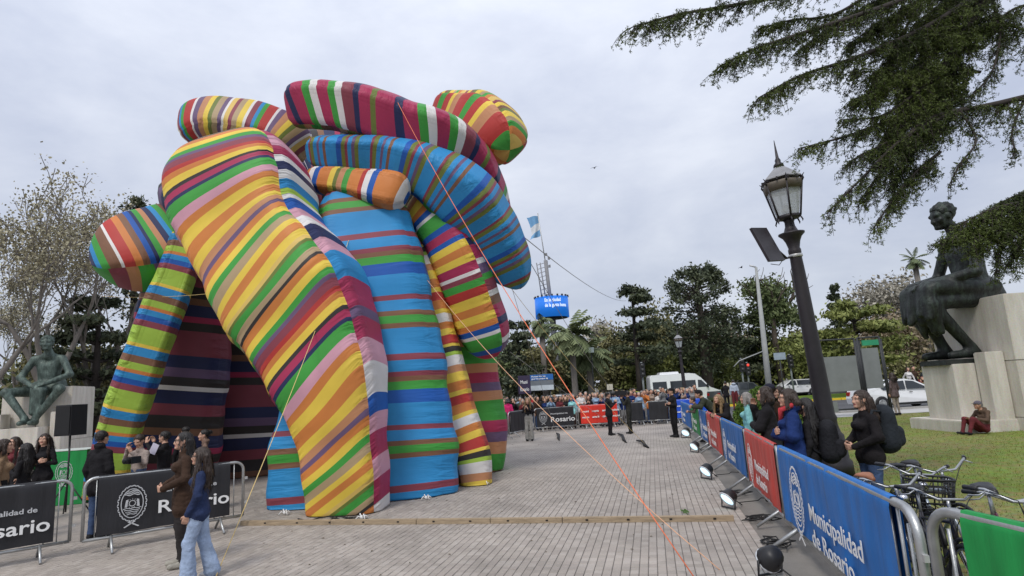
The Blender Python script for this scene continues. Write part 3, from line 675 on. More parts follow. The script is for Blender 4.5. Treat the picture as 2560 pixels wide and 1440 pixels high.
def folds(V, F_, lb, o):
    """cloth creases: push the clothed vertices out and in along crease lines"""
    nrm = np.zeros_like(V); fn = np.cross(V[F_[:, 2]]-V[F_[:, 0]], V[F_[:, 3]]-V[F_[:, 1]])
    for q in range(4): np.add.at(nrm, F_[:, q], fn)
    nrm /= np.linalg.norm(nrm, axis=1)[:, None]+1e-9
    cl = np.zeros(len(V)); np.add.at(cl, F_[(lb == TOP) | (lb == BOT)].ravel(), 1); cl = np.clip(cl/4, 0, 1)
    g = np.random.default_rng(len(V)); f = np.zeros(len(V))
    for q in range(9):
        k = g.normal(size=3)*np.array((14, 14, 26))*(1+.15*q); w = V@k+g.uniform(0, 6)+1.3*np.sin(V@(g.normal(size=3)*9)); f += (1-np.abs(np.sin(w*.5))*2)/(1+.25*q)
    f = f/np.abs(f).max()
    return V+nrm*(f*cl*.011)[:, None]
def strands(HV, HF, n, ln):
    """loose hair slivers over the hair mass"""
    k = rng.integers(0, len(HV), n); P = HV[k]; c = HV.mean(0); out_ = P-c; out_[:, 2] *= .2; out_ /= np.linalg.norm(out_, axis=1)[:, None]+1e-9
    d = out_*rng.uniform(.0, .35, n)[:, None]+rng.normal(size=(n, 3))*.12+np.array((0, 0, -1.)); d /= np.linalg.norm(d, axis=1)[:, None]
    s_ = np.cross(d, out_); s_ /= np.linalg.norm(s_, axis=1)[:, None]+1e-9; L = (ln*rng.uniform(.5, 1.2, n))[:, None]; w = .0035
    P = P+out_*.003; V = np.stack([P-s_*w, P+s_*w, P+d*L*.6+s_*w+out_*.004, P+d*L+out_*.0], 1).reshape(-1, 3)
    return V, np.arange(4*n).reshape(n, 4)
def body_mesh(pose, o, res, near, yaw=0., pitch=0., hair='short'):
    key = (pose, tuple(sorted(o.items())), res, near, round(yaw, 2), round(pitch, 2), hair)
    if key in _shapes: return _shapes[key]
    J = get_pose(pose); pr = person_prims(J, o); hp, M = head_prims(J, yaw, pitch)
    parts = []
    V, F_ = surface(pr, res, .012); parts.append((V, F_, pr))
    hr = .0075 if near else res*.62
    V2, F2 = surface(hp, hr, .006 if near else .008); parts.append((V2, F2, hp))
    for sfx, q in (('', 1), ('L', -1)):
        if near:
            d_ = unit(J['hd_d'+sfx] if 'hd_d'+sfx in J else J['hd_d']); el_, wr_ = J['el'+sfx], J['wr'+sfx]
            if pose in ('belly', 'lean', 'lean_deep', 'crossed'): nr, sd_ = np.array((0, -1, -.2)), np.array((0, .1, 1.))
            elif pose in ('phone', 'camera_up', 'chin', 'arm_raise'): nr, sd_ = np.array((-q, -.3, 0.)), np.array((0, -1., .3))
            else: nr, sd_ = np.array((-q, 0, 0.)), np.array((0, 1., 0))
            hpz = hand_prims(wr_, d_, nr, sd_, .55, 1.0); V3, F3 = surface(hpz, .006, .0022)
        else:
            d_ = unit(J['hd_d'+sfx] if 'hd_d'+sfx in J else J['hd_d']); wr_ = J['wr'+sfx]; sx = np.cross(d_, (0, 1, .3)); sx = unit(sx) if np.linalg.norm(sx) > .1 else np.array((1., 0, 0))
            hpz = [cap(wr_, wr_+d_*.08, .03, .03, SKIN), cap(wr_+d_*.08+sx*.015, wr_+d_*.16+sx*.02, .016, .012, SKIN), cap(wr_+d_*.08-sx*.015, wr_+d_*.155-sx*.02, .016, .012, SKIN), cap(wr_+d_*.04+sx*.02, wr_+d_*.09+sx*.05, .014, .011, SKIN)]
            V3, F3 = surface(hpz, max(.011, res*.5), .004)
        parts.append((V3, F3, hpz))
    Vs, Fs, Ls, off = [], [], [], 0
    for V, F_, p in parts:
        if not len(F_): continue
        cen = V[F_].mean(1); _, lb = sdf_eval(cen, p, .01)
        if near and p is pr: V = folds(V, F_, lb, o)
        Vs.append(V); Fs.append(F_+off); Ls.append(lb); off += len(V)
    me = raw('person', np.concatenate(Vs), np.concatenate(Fs), np.concatenate(Ls))
    for _ in range(5): me.materials.append(m_lip)
    hm = None
    if hair:
        HV, HF = hair_surface(J, M, hair, .011 if near else max(.016, res*.8))
        if len(HF) and near:
            SV, SF = strands(HV, HF, 900 if hair in ('long', 'long_back', 'mid', 'bob') else 350, .1 if hair in ('long', 'long_back', 'mid') else .035); HF = np.concatenate([HF, SF+len(HV)]); HV = np.concatenate([HV, SV])
        if len(HF): hm = raw('hair', HV, HF); hm.materials.append(m_lip)
    _shapes[key] = (me, hm, J, M)
    return _shapes[key]
def setm(o, i, m): o.material_slots[i].link = 'OBJECT'; o.material_slots[i].material = m
def person(loc, face, h, pose, top, bot, hairc, hair, label, group=None, o=None, near=False, res=.02, skin=0, shoe=(.02, .02, .022), yaw=0., pitch=0., glasses=None, cap_col=None, lipm=None):
    """face = world angle the body faces (0 = away from camera, pi = towards it)"""
    me, hm, J, M = body_mesh(pose, o or {}, res, near, yaw, pitch, hair)
    b = bpy.data.objects.new('person', me); C.objects.link(b); b.location = (loc[0], loc[1], loc[2] if len(loc) > 2 else 0); b.rotation_euler = (0, 0, face); s = h/1.72; b.scale = (s, s, s)
    for i, mm in enumerate((m_skin(skin), m_cloth(top), m_cloth(bot), m_cloth(shoe), m_lip)): setm(b, i, mm)
    tag(b, label, 'person', group)
    if hm:
        ho = bpy.data.objects.new('hair', hm); C.objects.link(ho); ho.parent = b; setm(ho, 0, m_hair(hairc))
    c = J['hd']; f = lambda *v: Vector(c+M@np.array(v))
    M4 = Matrix(M.tolist())
    if near:
        for q in (-1, 1):
            mb = MB(); mb.ell(f(q*.032, .0725, .006), (.0145, .008, .0085), 10, 0, M4); mb.ell(f(q*.032, .0775, .006), (.0075, .005, .0078), 8, 1, M4)
            mb.box(f(q*.034, .083, .031), (.036, .008, .0085), M=M4, mi=2)
            mb.build('eye', [m_eyew, m_eye, m_hair(hairc)], b)
    if glasses:
        mb = MB(); gm = mat('spectacle_frame', (.015, .015, .017), .25)
        for q in (-1, 1):
            if glasses == 'sun': mb.ell(f(q*.034, .09, .006), (.03, .007, .019), 12, 0, M4)
            else: mb.tube([f(q*.034+.026*math.cos(a), .096, .004+.02*math.sin(a)) for a in np.linspace(0, 2*PI, 13)], .0028, 5)
            mb.tube([f(q*.06, .09, .01), f(q*.08, .05, .012), f(q*.083, -.01, .01)], .003, 5)
        mb.tube([f(-.012, .097, .008), f(.012, .097, .008)], .003, 5)
        mb.build('glasses', gm, b)
    if cap_col:
        mb = MB(); mb.ell(f(0, -.015, .055), (.096, .108, .078), 16, 0, M4)
        mb.prism([(-.07, .06), (-.055, .14), (0, .165), (.055, .14), (.07, .06)], .05, .058, 0, Matrix.Translation(Vector(c)) @ M4.to_4x4())
        mb.build('cap', m_cloth(cap_col), b)
    return b
# ================================================================ BARRIERS
steel = mat('galvanised_steel', (.42, .43, .43), .42, .15, 8, .1, 60, metal=.75)
alu = mat('dull_aluminium', (.5, .5, .49), .45, .1, 6, metal=.5)
white_ink = mat('white_ink', (.78, .78, .77), .7, .05)
grey_ink = mat('pale_ink', (.52, .53, .54), .7, .1)
def banner_mat(nm, c): return mat('banner_'+nm, c, .5, .2, 3.2, .55, 7, spec=.35, stretch=(1.6, 1, .22))
BAN = dict(black=banner_mat('black', (.022, .022, .025)), blue=banner_mat('blue', (.012, .14, .44)), red=banner_mat('red', (.55, .06, .045)), green=banner_mat('green', (.012, .24, .055)), royal=banner_mat('royal', (.015, .075, .5)), scarlet=banner_mat('scarlet', (.62, .035, .02)))
_em = {}
def emblem_mesh(h):
    """oval city crest: leafy wreath, flag waves, sun, crossed stems below"""
    if 'e' in _em: return _em['e']
    mb = MB(); W, H_ = .36, .5
    for q in range(44):
        a = q/44*2*PI; x, y = math.sin(a)*W, math.cos(a)*H_; t = a+.5*(1 if q % 2 else -1)
        dx, dy = math.cos(t)*.045, -math.sin(t)*.045; nx, ny = -dy*.42, dx*.42
        mb.prism([(x-dx, y-dy), (x+nx, y+ny), (x+dx, y+dy), (x-nx, y-ny)], 0, .004)
    def ring(rw, rh, wd, n=36):
        for q in range(n):
            a, b = q/n*2*PI, (q+1)/n*2*PI; f = lambda t, k: (math.sin(t)*(rw+k), math.cos(t)*(rh+k))
            mb.prism([f(a, 0), f(a, wd), f(b, wd), f(b, 0)], 0, .004)
    ring(.27, .4, .022); ring(.07, .07, .02, 14)
    for q in range(12):
        a = q/12*2*PI; mb.prism([(math.sin(a)*.1, math.cos(a)*.1), (math.sin(a+.1)*.12, math.cos(a+.1)*.12), (math.sin(a)*.155, math.cos(a)*.155)][::-1], 0, .004)
    for k_ in range(3):
        P = [(x, .235+.05*k_+.02*math.sin(x*28+.6)) for x in np.linspace(-.2+.03*k_, .2-.03*k_, 12)]
        for a, b in zip(P, P[1:]): mb.prism([(a[0], a[1]), (b[0], b[1]), (b[0], b[1]+.026), (a[0], a[1]+.026)], 0, .004)
    for k_ in range(4):
        P = [(x, -.15-.055*k_+.012*math.sin(x*34+k_)) for x in np.linspace(-.235+.035*k_, .235-.035*k_, 12)]
        for a, b in zip(P, P[1:]): mb.prism([(a[0], a[1]), (b[0], b[1]), (b[0], b[1]+.02), (a[0], a[1]+.02)], 0, .004)
    mb.prism([(-.19, -.1), (-.13, -.1), (-.1, .12), (-.16, .1)], 0, .004); mb.prism([(.13, -.1), (.19, -.1), (.17, .1), (.11, .12)], 0, .004)
    mb.prism([(-.2, -.66), (-.17, -.68), (.1, -.53), (.07, -.5)], 0, .004); mb.prism([(.2, -.66), (.07+.1, -.68), (-.1, -.53), (-.07, -.5)], 0, .004)
    me = bpy.data.meshes.new('emblem'); me.from_pydata(mb.v, [], mb.f); me.materials.append(grey_ink); _em['e'] = me
    return me
def emblem(parent, x, z, h, y, name='emblem', mt=None):
    o = bpy.data.objects.new(name, emblem_mesh(1)); C.objects.link(o); o.parent = parent
    o.matrix_local = Matrix.Translation((x, y, z)) @ Matrix.Rotation(PI/2, 4, 'X') @ Matrix.Scale(h/1.18, 4)
    if mt: o.material_slots[0].link = 'OBJECT'; o.material_slots[0].material = mt
    return o
def lettering(parent, s, x, z, size, y, mt=None, width=None, bold=.004):
    return text('lettering', s, size, parent, Matrix.Translation((x, y, z)) @ Matrix.Rotation(PI/2, 4, 'X'), mt or white_ink, .0015, bold, width)
def barrier(p0, p1, col, label, group, r=.02, ht=1.1, texts=None, cover=(.12, .12), corner=.16, bars=True, feet=(.16, .84), zb=.24, name='crowd_barrier', top_edge=True):
    p0, p1 = Vector(p0), Vector(p1); d = p1-p0; L = d.length; rz = math.atan2(d.y, d.x)
    root = empty(name, p0, rz, label, 'barrier', group)
    mb = MB(); P = [(0, 0, .2)]
    for k_ in range(7): a = PI-PI/2*k_/6; P.append((corner+corner*math.cos(a), 0, ht-corner+corner*math.sin(a)))
    for k_ in range(7): a = PI/2-PI/2*k_/6; P.append((L-corner+corner*math.cos(a), 0, ht-corner+corner*math.sin(a)))
    P += [(L, 0, .2)]
    mb.tube(P, r, 10); mb.tube([(0, 0, .2), (L, 0, .2)], r, 10); mb.build('frame', steel, root)
    if bars:
        bm_ = MB(); bm_.tube([(0, 0, .2), (0, 0, ht-r)], r*.38, 6); bme = None; nb = max(4, int(L/.15))
        for k_ in range(1, nb):
            x = L*k_/nb
            if cover and cover[0]+.25 < x < L-cover[1]-.25: continue         # wholly behind the banner
            if bme is None: o = bm_.build('bar', steel, root); bme = o.data
            else: o = link('bar', bme, root)
            o.location = (x, 0, 0)
            if x < corner or x > L-corner: o.scale = (1, 1, .93)
    for fx in feet:
        f = MB(); x = L*fx; f.tube([(x, -.33, .012), (x, -.02, .21), (x, .02, .21), (x, .33, .012)], r*.8, 8); f.build('foot', steel, root)
    for z in (.42, .82):
        c_ = MB(); c_.box((L+.03, 0, z), (.075, .03, .045)); c_.build('coupling', alu, root)
    ban = None
    if col:
        x0, x1 = cover[0], L-cover[1]; nx, nz = max(8, int((x1-x0)/.06)), 12; vs = []; ph = random.uniform(0, 6)
        for side in (-1, 1):
            for i in range(nx+1):
                for j in range(nz+1):
                    x = x0+(x1-x0)*i/nx; z = zb+(ht+r+.004-zb)*j/nz; q = 1-(j/nz)**3
                    wv = (.010*math.sin(x*8+ph+z*2)+.007*math.sin(x*19+ph*2+z)+.006*math.sin(z*11+x*3))*q*max(.0, min(1, (x-x0)/.1, (x1-x)/.1))
                    vs.append((x, side*(r+.007)*(1 if j < nz else .55)+wv, z+.004*math.sin(x*7+ph)*(j == 0)))
        n1_ = (nx+1)*(nz+1); fs = []
        for i in range(nx):
            for j in range(nz):
                a = i*(nz+1)+j; fs.append((a, a+nz+1, a+nz+2, a+1)); fs.append((n1_+a, n1_+a+1, n1_+a+nz+2, n1_+a+nz+1))
            a = i*(nz+1)+nz; fs.append((a, a+nz+1, n1_+a+nz+1, n1_+a))
        ban = link('banner', raw('banner', vs, fs), root, BAN[col])
        if texts: texts(ban, L, -(r+.029), ht)
    return root
def logo(line1, line2, ex, ez, eh, tx, s1, s2, gap=.05, w1=None, w2=None, white=False):
    def f(ban, L, y, ht):
        if eh: emblem(ban, ex, ez, eh, y, mt=white_ink if white else None)
        zc = ez if eh else ez
        if line1: lettering(ban, line1, tx, zc+gap, s1, y, width=w1, mt=grey_ink if line2 else None, bold=.002)
        if line2: lettering(ban, line2, tx, zc-s2*.75, s2, y, width=w2)
    return f
BG_L = 'black banner barriers at the left of the plaza'; BG_R = 'bannered barriers along the right edge of the paving'; BG_F = 'barriers across the far end of the plaza'
barrier((-6.66, 9.43, 0), (-4.88, 10.83, 0), 'black', 'black bannered barrier with round crest, right behind the girl in the denim jacket', BG_L, r=.024, texts=logo('Municipalidad de', 'Rosario', .62, .66, .62, .98, .1, .27, .11, .85, 1.05), cover=(.17, .22), corner=.14)
barrier((-8.55, 8.03, 0), (-6.9, 9.5, 0), 'black', 'black bannered barrier cut off by the left edge of the photo', BG_L, r=.024, texts=logo('Municipalidad de', 'Rosario', .3, .62, .55, .98, .1, .27, .08, .82, .98), cover=(.12, .2), corner=.14)
def on_line(px, z=1.1):
    lo_, hi_ = 4., 30.
    for _ in range(50):
        y = (lo_+hi_)/2; p = seen(Vector((bar_x(y), y, z)))
        if p[0] > px: lo_ = y
        else: hi_ = y
    return Vector((bar_x(y), y, 0))
px_b = [2288, 1944, 1862, 1803, 1767, 1748, 1727, 1702]
cols = ['blue', 'red', 'blue', 'red', 'blue', 'green', 'blue']
labs = ['big blue banner reading Municipalidad de Rosario, nearest on right line', 'red banner between the big blue one and the second blue one', 'second blue banner, in front of the woman in sunglasses',
        'farther red banner, in front of the blond woman leaning on it', 'narrow blue banner just beyond the farther red one', 'green banner under the elbows of the man in the cap', 'last blue banner at the far end beside the man in black']
for i in range(7):
    near_, far_ = on_line(px_b[i]), on_line(px_b[i+1]); gap = (near_-far_).normalized()*.05
    big = i == 0
    barrier(far_+gap, near_-gap*(0 if big else 1), cols[i], 'barrier with '+labs[i], BG_R, r=.034 if big else .027, ht=1.1, corner=.2 if big else .15, feet=(.15, .85) if big else (.12, .88),
            texts=logo('Municipalidad\nde Rosario', None, .95, .62, .84, 1.45, .25, .1, -.12, 1.6, white=True) if big else (logo('Municipalidad\nde Rosario', None, .6, .62, .7, 1.05, .22, .1, -.05, 1.2, white=True) if (near_-far_).length > 2 else None), cover=(.07, .34) if big else (.06, .08))
barrier((2.73, 4.3, 0), (3.05, 1.6, 0), 'green', 'barrier with plain green banner in the bottom right corner', BG_R, r=.034, corner=.2, cover=(.3, .1))
# far row
def far_pts(l): return [G(px, py, 1.1)*1 for px, py in l]
def fb(a, b, col, label, tx=None, r=.022, **k):
    a, b = Vector(a), Vector(b); barrier((a.x, a.y, 0), (b.x, b.y, 0), col, label, BG_F, r=r, texts=tx, **k)
fl = logo('Municipalidad de', 'Rosario', .42, .68, .62, .8, .1, .33, .1, .85, 1.2)
fb((-1.3, 24.6), (-.55, 27.0), 'black', 'plain black barrier beside the meadow striped panel, leftmost of the far row', None)
fb((-.5, 27.1), (.55, 29.2), 'black', 'black barrier behind the woman in grey trousers', None)
fb((.7, 29.5), (2.75, 29.9), 'black', 'black barrier reading Rosario across the far end', fl)
def sponsor(ban, L, y, ht):
    for j, z in enumerate((.78, .5)):
        for i in range(4): lettering(ban, ('muni', 'rosario', 'santa fe', 'cultura')[(i+j) % 4], .18+i*.5, z, .13, y, width=.34)
fb((2.85, 29.9), (4.9, 30.0), 'scarlet', 'barrier with red sponsor banner, far end, left of the cameraman', sponsor)
fb((5.1, 30.0), (6.15, 30.0), 'black', 'short black barrier standing behind the man in black at far end', None)
fb((6.2, 30.0), (7.3, 29.9), 'black', 'black barrier right of the cameraman', None)
fb((7.4, 29.9), (9.2, 29.7), 'royal', 'barrier with royal blue sponsor banner at the far right of the row', sponsor)
# ================================================================ TIMBER SILL across the paving
wood = mat('pine_plank', (.38, .29, .19), .8, .3, 5, .5, 40, stretch=(1, 12, 12))
p0, p1 = G(604, 1313), G(1836, 1302); d = (p1-p0); L = d.length; rz = math.atan2(d.y, d.x)
root = empty('timber_sill', p0, rz, 'long low timber cable sill laid across the grey paving in front of the inflatable', 'timber')
cuts = [0, 1.75, 3.3, 4.55, 5.7, L]
for a, b in zip(cuts, cuts[1:]):
    mb = MB(); mb.box(((a+b)/2, random.uniform(-.004, .004), .0375), (b-a-.012, .085, .075)); mb.build('plank', wood, root)
hk = mat('bolt_hole', (.02, .017, .015), .9)
hm_ = None
for x in np.arange(.5, L-.2, .62):
    mb = MB(); mb.box((x, -.042, .04), (.04, .012, .024))
    mb.build('bolt_hole', hk, root)
# ================================================================ GUY ROPES
def rope(a, b, r, c, label, sag=0., cat='rope', tail=None):
    r = r*.78
    a, b = Vector(a), Vector(b); n = 14; pts = [a.lerp(b, i/n)-Vector((0, 0, sag*4*(i/n)*(1-i/n))) for i in range(n+1)]
    if tail: pts += [Vector(t) for t in tail]
    mb = MB(); mb.tube([p-b for p in pts], r, 6)
    o = mb.build('guy_rope', c, None); o.location = b
    return tag(o, label, cat, 'guy ropes of the inflatable')
rw = mat('cream_rope', (.68, .5, .2), .7, .1, 40); ro = mat('orange_rope', (.78, .2, .09), .7, .1, 40); rg = mat('grey_rope', (.3, .29, .28), .7, .1, 40); rp = mat('peach_rope', (.75, .42, .25), .7)
rope(A(878, 583, 13.02), G(538, 1446), 0.0079, rw, 'cream guy rope slanting down to the paving beside the girl', .12)
rope(A(992, 252, 13.32), G(1740, 1450), 0.0086, ro, 'long orange guy rope from the crimson tube to the foreground paving', .3)
rope(A(1012, 625, 14.4), G(1800, 1425), 0.0065, rp, 'peach guy rope from the ribbon panel across to the right', .35)
rope(A(1275, 880, 14.9), G(1545, 1065), 0.0086, rg, 'short grey guy rope ending in a strap near the far men', .1)
rope(A(1262, 700, 14.9), G(1618, 1115), 0.0072, rw, 'pale guy rope from the blue arch to the middle of the paving', .2)
rope(A(1300, 585, 14.9), A(1566, 752, 54.6), 0.0158, rg, 'thin grey guy rope running off to the far trees', .5)
rope(A(1305, 620, 14.9), A(1524, 966, 38), 0.0130, rg, 'thin grey guy rope passing behind the blue ring screen', .3)
rope(A(1280, 720, 15.2), G(1398, 1105), 0.0072, rg, 'hanging thin rope below the blue arch', .1)
rope(A(640, 720, 12.1), A(250, 740, 16.0), 0.0058, rw, 'pale rope tying the front tube to the left lobe', .1)
gl = mat('black_strap', (.02, .02, .02), .8)
for i, (a, b, lab) in enumerate([((1545, 1084), (1566, 1106), 'black ratchet strap lying by the man in black'), ((1592, 1101), (1622, 1119), 'tangled black strap near the cameraman'), ((1391, 1083), (1398, 1100), 'black strap end lying before the Rosario barrier')]):
    p, q = G(*a, .05), G(*b, .02); mb = MB(); mb.tube([p-p, (q-p)*.4+Vector((.06, 0, .05)), (q-p)*.7, q-p], [.03, .05, .06, .02], 6)
    o = mb.build('ratchet_strap', gl); o.location = p; tag(o, lab, 'strap', 'straps lying on the paving')
tw = MB(); leafm = mat('fresh_leaf', (.06, .12, .025), .7, .3)
p = G(1716, 1285)
tw.tube([(0, -.1, .01), (0, .05, .02), (.03, .16, .03)], .005, 5)
for q in range(16):
    y = random.uniform(-.05, .17); a = random.uniform(0, 6); s_ = .035
    tw.add([(0, y, .02), (math.cos(a)*s_-.01, y+.02, .03+random.random()*.03), (math.cos(a)*s_*1.6, y+math.sin(a)*s_, .03), (math.cos(a)*s_+.01, y-.01, .02)], [(0, 1, 2, 3)])
o = tw.build('leafy_twig', leafm); o.location = p; tag(o, 'small fallen leafy twig on the paving beside the timber sill', 'twig')
# ================================================================ FLOODLIGHTS on the ground along the right barriers
blk = mat('black_plastic', (.018, .018, .02), .45, .1, 8); lens = mat('lit_lens', (.7, .85, .95), .2, 0, emit=(.62, .88, 1.0), estr=1.15)
def flood(px, py, s, label, cable=True, rz=None):
    p = G(px, py); root = empty('floodlight', p, R(112) if rz is None else rz, label, 'floodlight', 'floodlights on the ground along the right barriers')
    Mx = Matrix.Rotation(R(-38), 3, 'X')
    h = MB(); h.lathe([(.05*s, .13*s), (.1*s, .1*s), (.125*s, .02*s), (.135*s, -.02*s), (.13*s, -.03*s)][::-1], 14, (0, 0, .17*s), M=(Mx @ Matrix.Rotation(PI/2, 3, 'X')))
    h.build('housing', blk, root)
    l = MB(); l.lathe([(.112*s, 0), (.1*s, .012*s), (.02*s, .02*s)], 14, Vector((0, 0, .17*s))+Mx @ Vector((0, .033*s, 0)), M=Mx @ Matrix.Rotation(-PI/2, 3, 'X')); l.build('lens', lens, root)
    rr = MB(); rr.tube([Vector((0, 0, .17*s))+Mx @ Vector((math.cos(a)*.125*s, .036*s, math.sin(a)*.125*s)) for a in np.linspace(0, 2*PI, 17)], .014*s, 6); rr.build('rim', mat('pale_rim', (.55, .57, .6), .4), root)
    y = MB(); y.tube([(-.15*s, 0, .17*s), (-.15*s, .02*s, .02), (.15*s, .02*s, .02), (.15*s, 0, .17*s)], .014*s, 6); y.build('yoke', blk, root)
    if cable:
        c_ = MB(); c_.tube([(0, -.12*s, .12*s), (.05, -.3*s, .015), (.25, -.42, .012), (.18, -.75, .012), (.32, -.95, .012), (.1, -1.1, .012)], .008, 5); c_.build('cable', gl, root)
flood(1824, 1272, 1.0, 'lit floodlight on the dirt strip beside the end of the timber sill')
flood(1768, 1198, 1.05, 'second lit floodlight, one banner beyond the timber sill', rz=R(114))
flood(1738, 1131, 1.05, 'third lit floodlight, before the farther red banner', rz=R(118))
flood(1716, 1095, 1.2, 'farthest lit floodlight glowing at the feet of the man in black', False, rz=R(135))
flood(1930, 1440, 1.0, 'dark floodlight turned away, with a pale rim at the foot of the big blue banner', True, rz=R(20))
for i_, (px_, py_, lab_) in enumerate([(1902, 1300, 'black cable tangle by the feet of the nearest red barrier'), (1942, 1362, 'black cable tangle beside the dark floodlight at the bottom'), (1842, 1235, 'black cable loops behind the floodlight at the end of the sill')]):
    p = G(px_, py_); mb = MB(); pts = []
    for q in range(46):
        a = q*.62; k_ = .12+.07*math.sin(q*.9+i_)+.04*math.sin(q*2.3); pts.append((math.cos(a)*k_*1.3+.03*math.sin(q), math.sin(a)*k_, .012+.03*abs(math.sin(q*.8+i_))))
    mb.tube(pts, .0085, 5); o = mb.build('cable_coil', gl); o.location = p; o.rotation_euler = (0, 0, i_*1.3); tag(o, lab_, 'cable', 'cable tangles along the right barriers')
# ================================================================ LAMP POSTS
iron = mat('painted_iron', (.028, .024, .028), .5, .2, 6, .15, 40); glass = mat('lantern_glass', (.62, .66, .68), .15, .06, 6, spec=.5); glass.node_tree.nodes['Principled BSDF'].inputs['Alpha'].default_value = .45
def lamp_post(loc, s, label, lean=0., solar=False):
    root = empty('lamp_post', loc, 0, label, 'street lamp', 'cast iron lamp posts'); root.rotation_euler = (0, lean, .3); root.scale = (s*1.18, s*1.18, s)
    mb = MB(); mb.lathe([(.0, 0), (.3, 0), (.3, .25), (.26, .3), (.24, .8), (.2, .86), (.175, 1.0), (.17, 1.1), (.185, 1.16), (.16, 1.24), (.15, 2.0), (.12, 4.2), (.105, 4.75), (.115, 4.8), (.115, 4.86), (.1, 4.9), (.13, 5.05), (.17, 5.15), (.235, 5.22), (.235, 5.25), (.13, 5.28), (.09, 5.4), (.085, 5.5), (.11, 5.56)], 20); mb.build('post', iron, root)
    b = MB(); b.lathe([(.15, 5.56), (.23, 5.58), (.24, 5.64), (.2, 5.66)], 6); b.build('lantern_base', iron, root)
    top = 6.36; n = 6
    pr = lambda r_, z, q: Vector((r_*math.cos(q/n*2*PI), r_*math.sin(q/n*2*PI), z))
    for q in range(n):
        f = MB(); f.tube([pr(.225, 5.6, q), pr(.36, top, q)], .018, 6); f.tube([pr(.36, top, q), pr(.39, top+.05, q), pr(.38, top+.11, q), pr(.42, top+.16, q)], [.02, .018, .014, .006], 6); f.tube([pr(.22, 5.58, q), pr(.25, 5.5, q), pr(.24, 5.46, q)], [.016, .014, .005], 6)
        f.build('frame_bar', iron, root)
        g = MB(); g.add([pr(.212, 5.66, q), pr(.212, 5.66, q+1), pr(.345, top-.02, q+1), pr(.345, top-.02, q), pr(.206, 5.66, q), pr(.206, 5.66, q+1), pr(.339, top-.02, q+1), pr(.339, top-.02, q)], [(0, 1, 2, 3), (7, 6, 5, 4), (0, 4, 5, 1), (3, 2, 6, 7)])
        g.build('pane', glass, root)
    c_ = MB(); c_.lathe([(.35, top-.14), (.375, top), (.375, top+.05), (.36, top+.06), (.30, top-.13)], 6); c_.build('cornice', mat('dull_brass', (.13, .11, .085), .6, .2), root)
    gl_ = MB()
    for q in range(12):
        a = q/12*2*PI+.1; gl_.box((math.cos(a)*.35, math.sin(a)*.35, top+.1), (.05, .025, .06), rz=a)
    gl_.build('gallery', iron, root)
    rf = MB(); rf.lathe([(.37, top+.13), (.36, top+.16), (.1, top+.43), (.06, top+.45)], 6, smooth=False); rf.build('roof', mat('lead_roof', (.27, .27, .28), .55, .2), root)
    fi = MB(); fi.lathe([(.1, top+.44), (.09, top+.5), (.05, top+.55), (.055, top+.6), (.03, top+.66), (.006, top+1.08)], 10); fi.build('finial', iron, root)
    bl = MB(); bl.ell((0, 0, 5.78), (.1, .1, .12), 12); bl.build('bulb', mat('frosted_bulb', (.6, .6, .58), .4), root)
    if solar:
        br = MB(); br.tube([(0, 0, 4.72), (-.33, -.08, 4.66), (-.5, -.1, 4.64)], .022, 8); br.tube([(-.3, -.08, 4.67), (-.62, -.11, 5.0)], .026, 8); br.tube([(-.5, -.1, 4.64), (-.72, -.12, 4.63)], .02, 8); br.tube([(-.4, -.09, 4.62), (-.5, -.1, 4.52), (-.7, -.12, 4.55)], .008, 5); br.build('bracket', iron, root)
        pn = MB(); Mx = Matrix.Rotation(R(-4), 3, 'Y') @ Matrix.Rotation(R(18), 3, 'Z') @ Matrix.Rotation(R(-14), 3, 'X')
        pn.box((-.72, -.14, 4.98), (.5, .05, .82), M=Mx); o_ = pn.build('light_panel', mat('panel_back', (.03, .025, .03), .4, .2, 3), root)
        cl = MB(); cl.lathe([(.118, 4.69), (.125, 4.7), (.125, 4.75), (.118, 4.76)], 16); cl.build('clamp', alu, root)
lamp_post((A(2090, 1175, 12.6).x, 12.6, 0), .955, 'tall black lantern post with a flat panel arm, standing by the right barriers', lean=-.055, solar=True)
pz = A(1716, 1000, 44); lamp_post((pz.x, 44, 0), .78, 'distant black lantern post standing in front of the white van', lean=-.03)
# ================================================================ SPEAKER, GREEN CUBE, SIGN FRAMES
p = A(170, 1180, 13.0); root = empty('speaker', (p.x, 13.0, 0), R(-12), 'black loudspeaker on a thin tripod stand in front of the left statue', 'speaker')
mb = MB(); mb.box((0, 0, 1.98), (.42, .38, .64), taper=.97); mb.build('cabinet', blk, root)
mb = MB(); mb.box((0, -.2, 1.98), (.37, .012, .58)); mb.build('grille', mat('grille_black', (.012, .012, .013), .8), root)
mb = MB(); mb.tube([(0, 0, .1), (0, 0, 1.66)], .018, 8); mb.build('pole', blk, root)
for q in range(3):
    mb = MB(); a = q*2.09+.4; mb.tube([(0, 0, .75), (math.cos(a)*.5, math.sin(a)*.5, .015)], .013, 6); mb.build('leg', blk, root)
p = A(175, 1200, 15.2); root = empty('display_cube', (p.x, 15.2, 0), R(8), 'green fabric covered display box beside the speaker stand', 'box')
mb = MB(); mb.box((0, 0, .62), (1.15, .9, 1.24)); o = mb.build('cover', BAN['green'], root)
mb = MB(); mb.box((0, 0, 1.25), (1.17, .92, .012)); mb.build('lid', mat('pale_board', (.5, .55, .5), .7), root)
emblem(o, .1, .75, .6, -.455)
fr = mat('dark_steel', (.03, .032, .035), .5, .2)
grey_p = mat('grey_sign_back', (.2, .215, .215), .55, .12, 2)
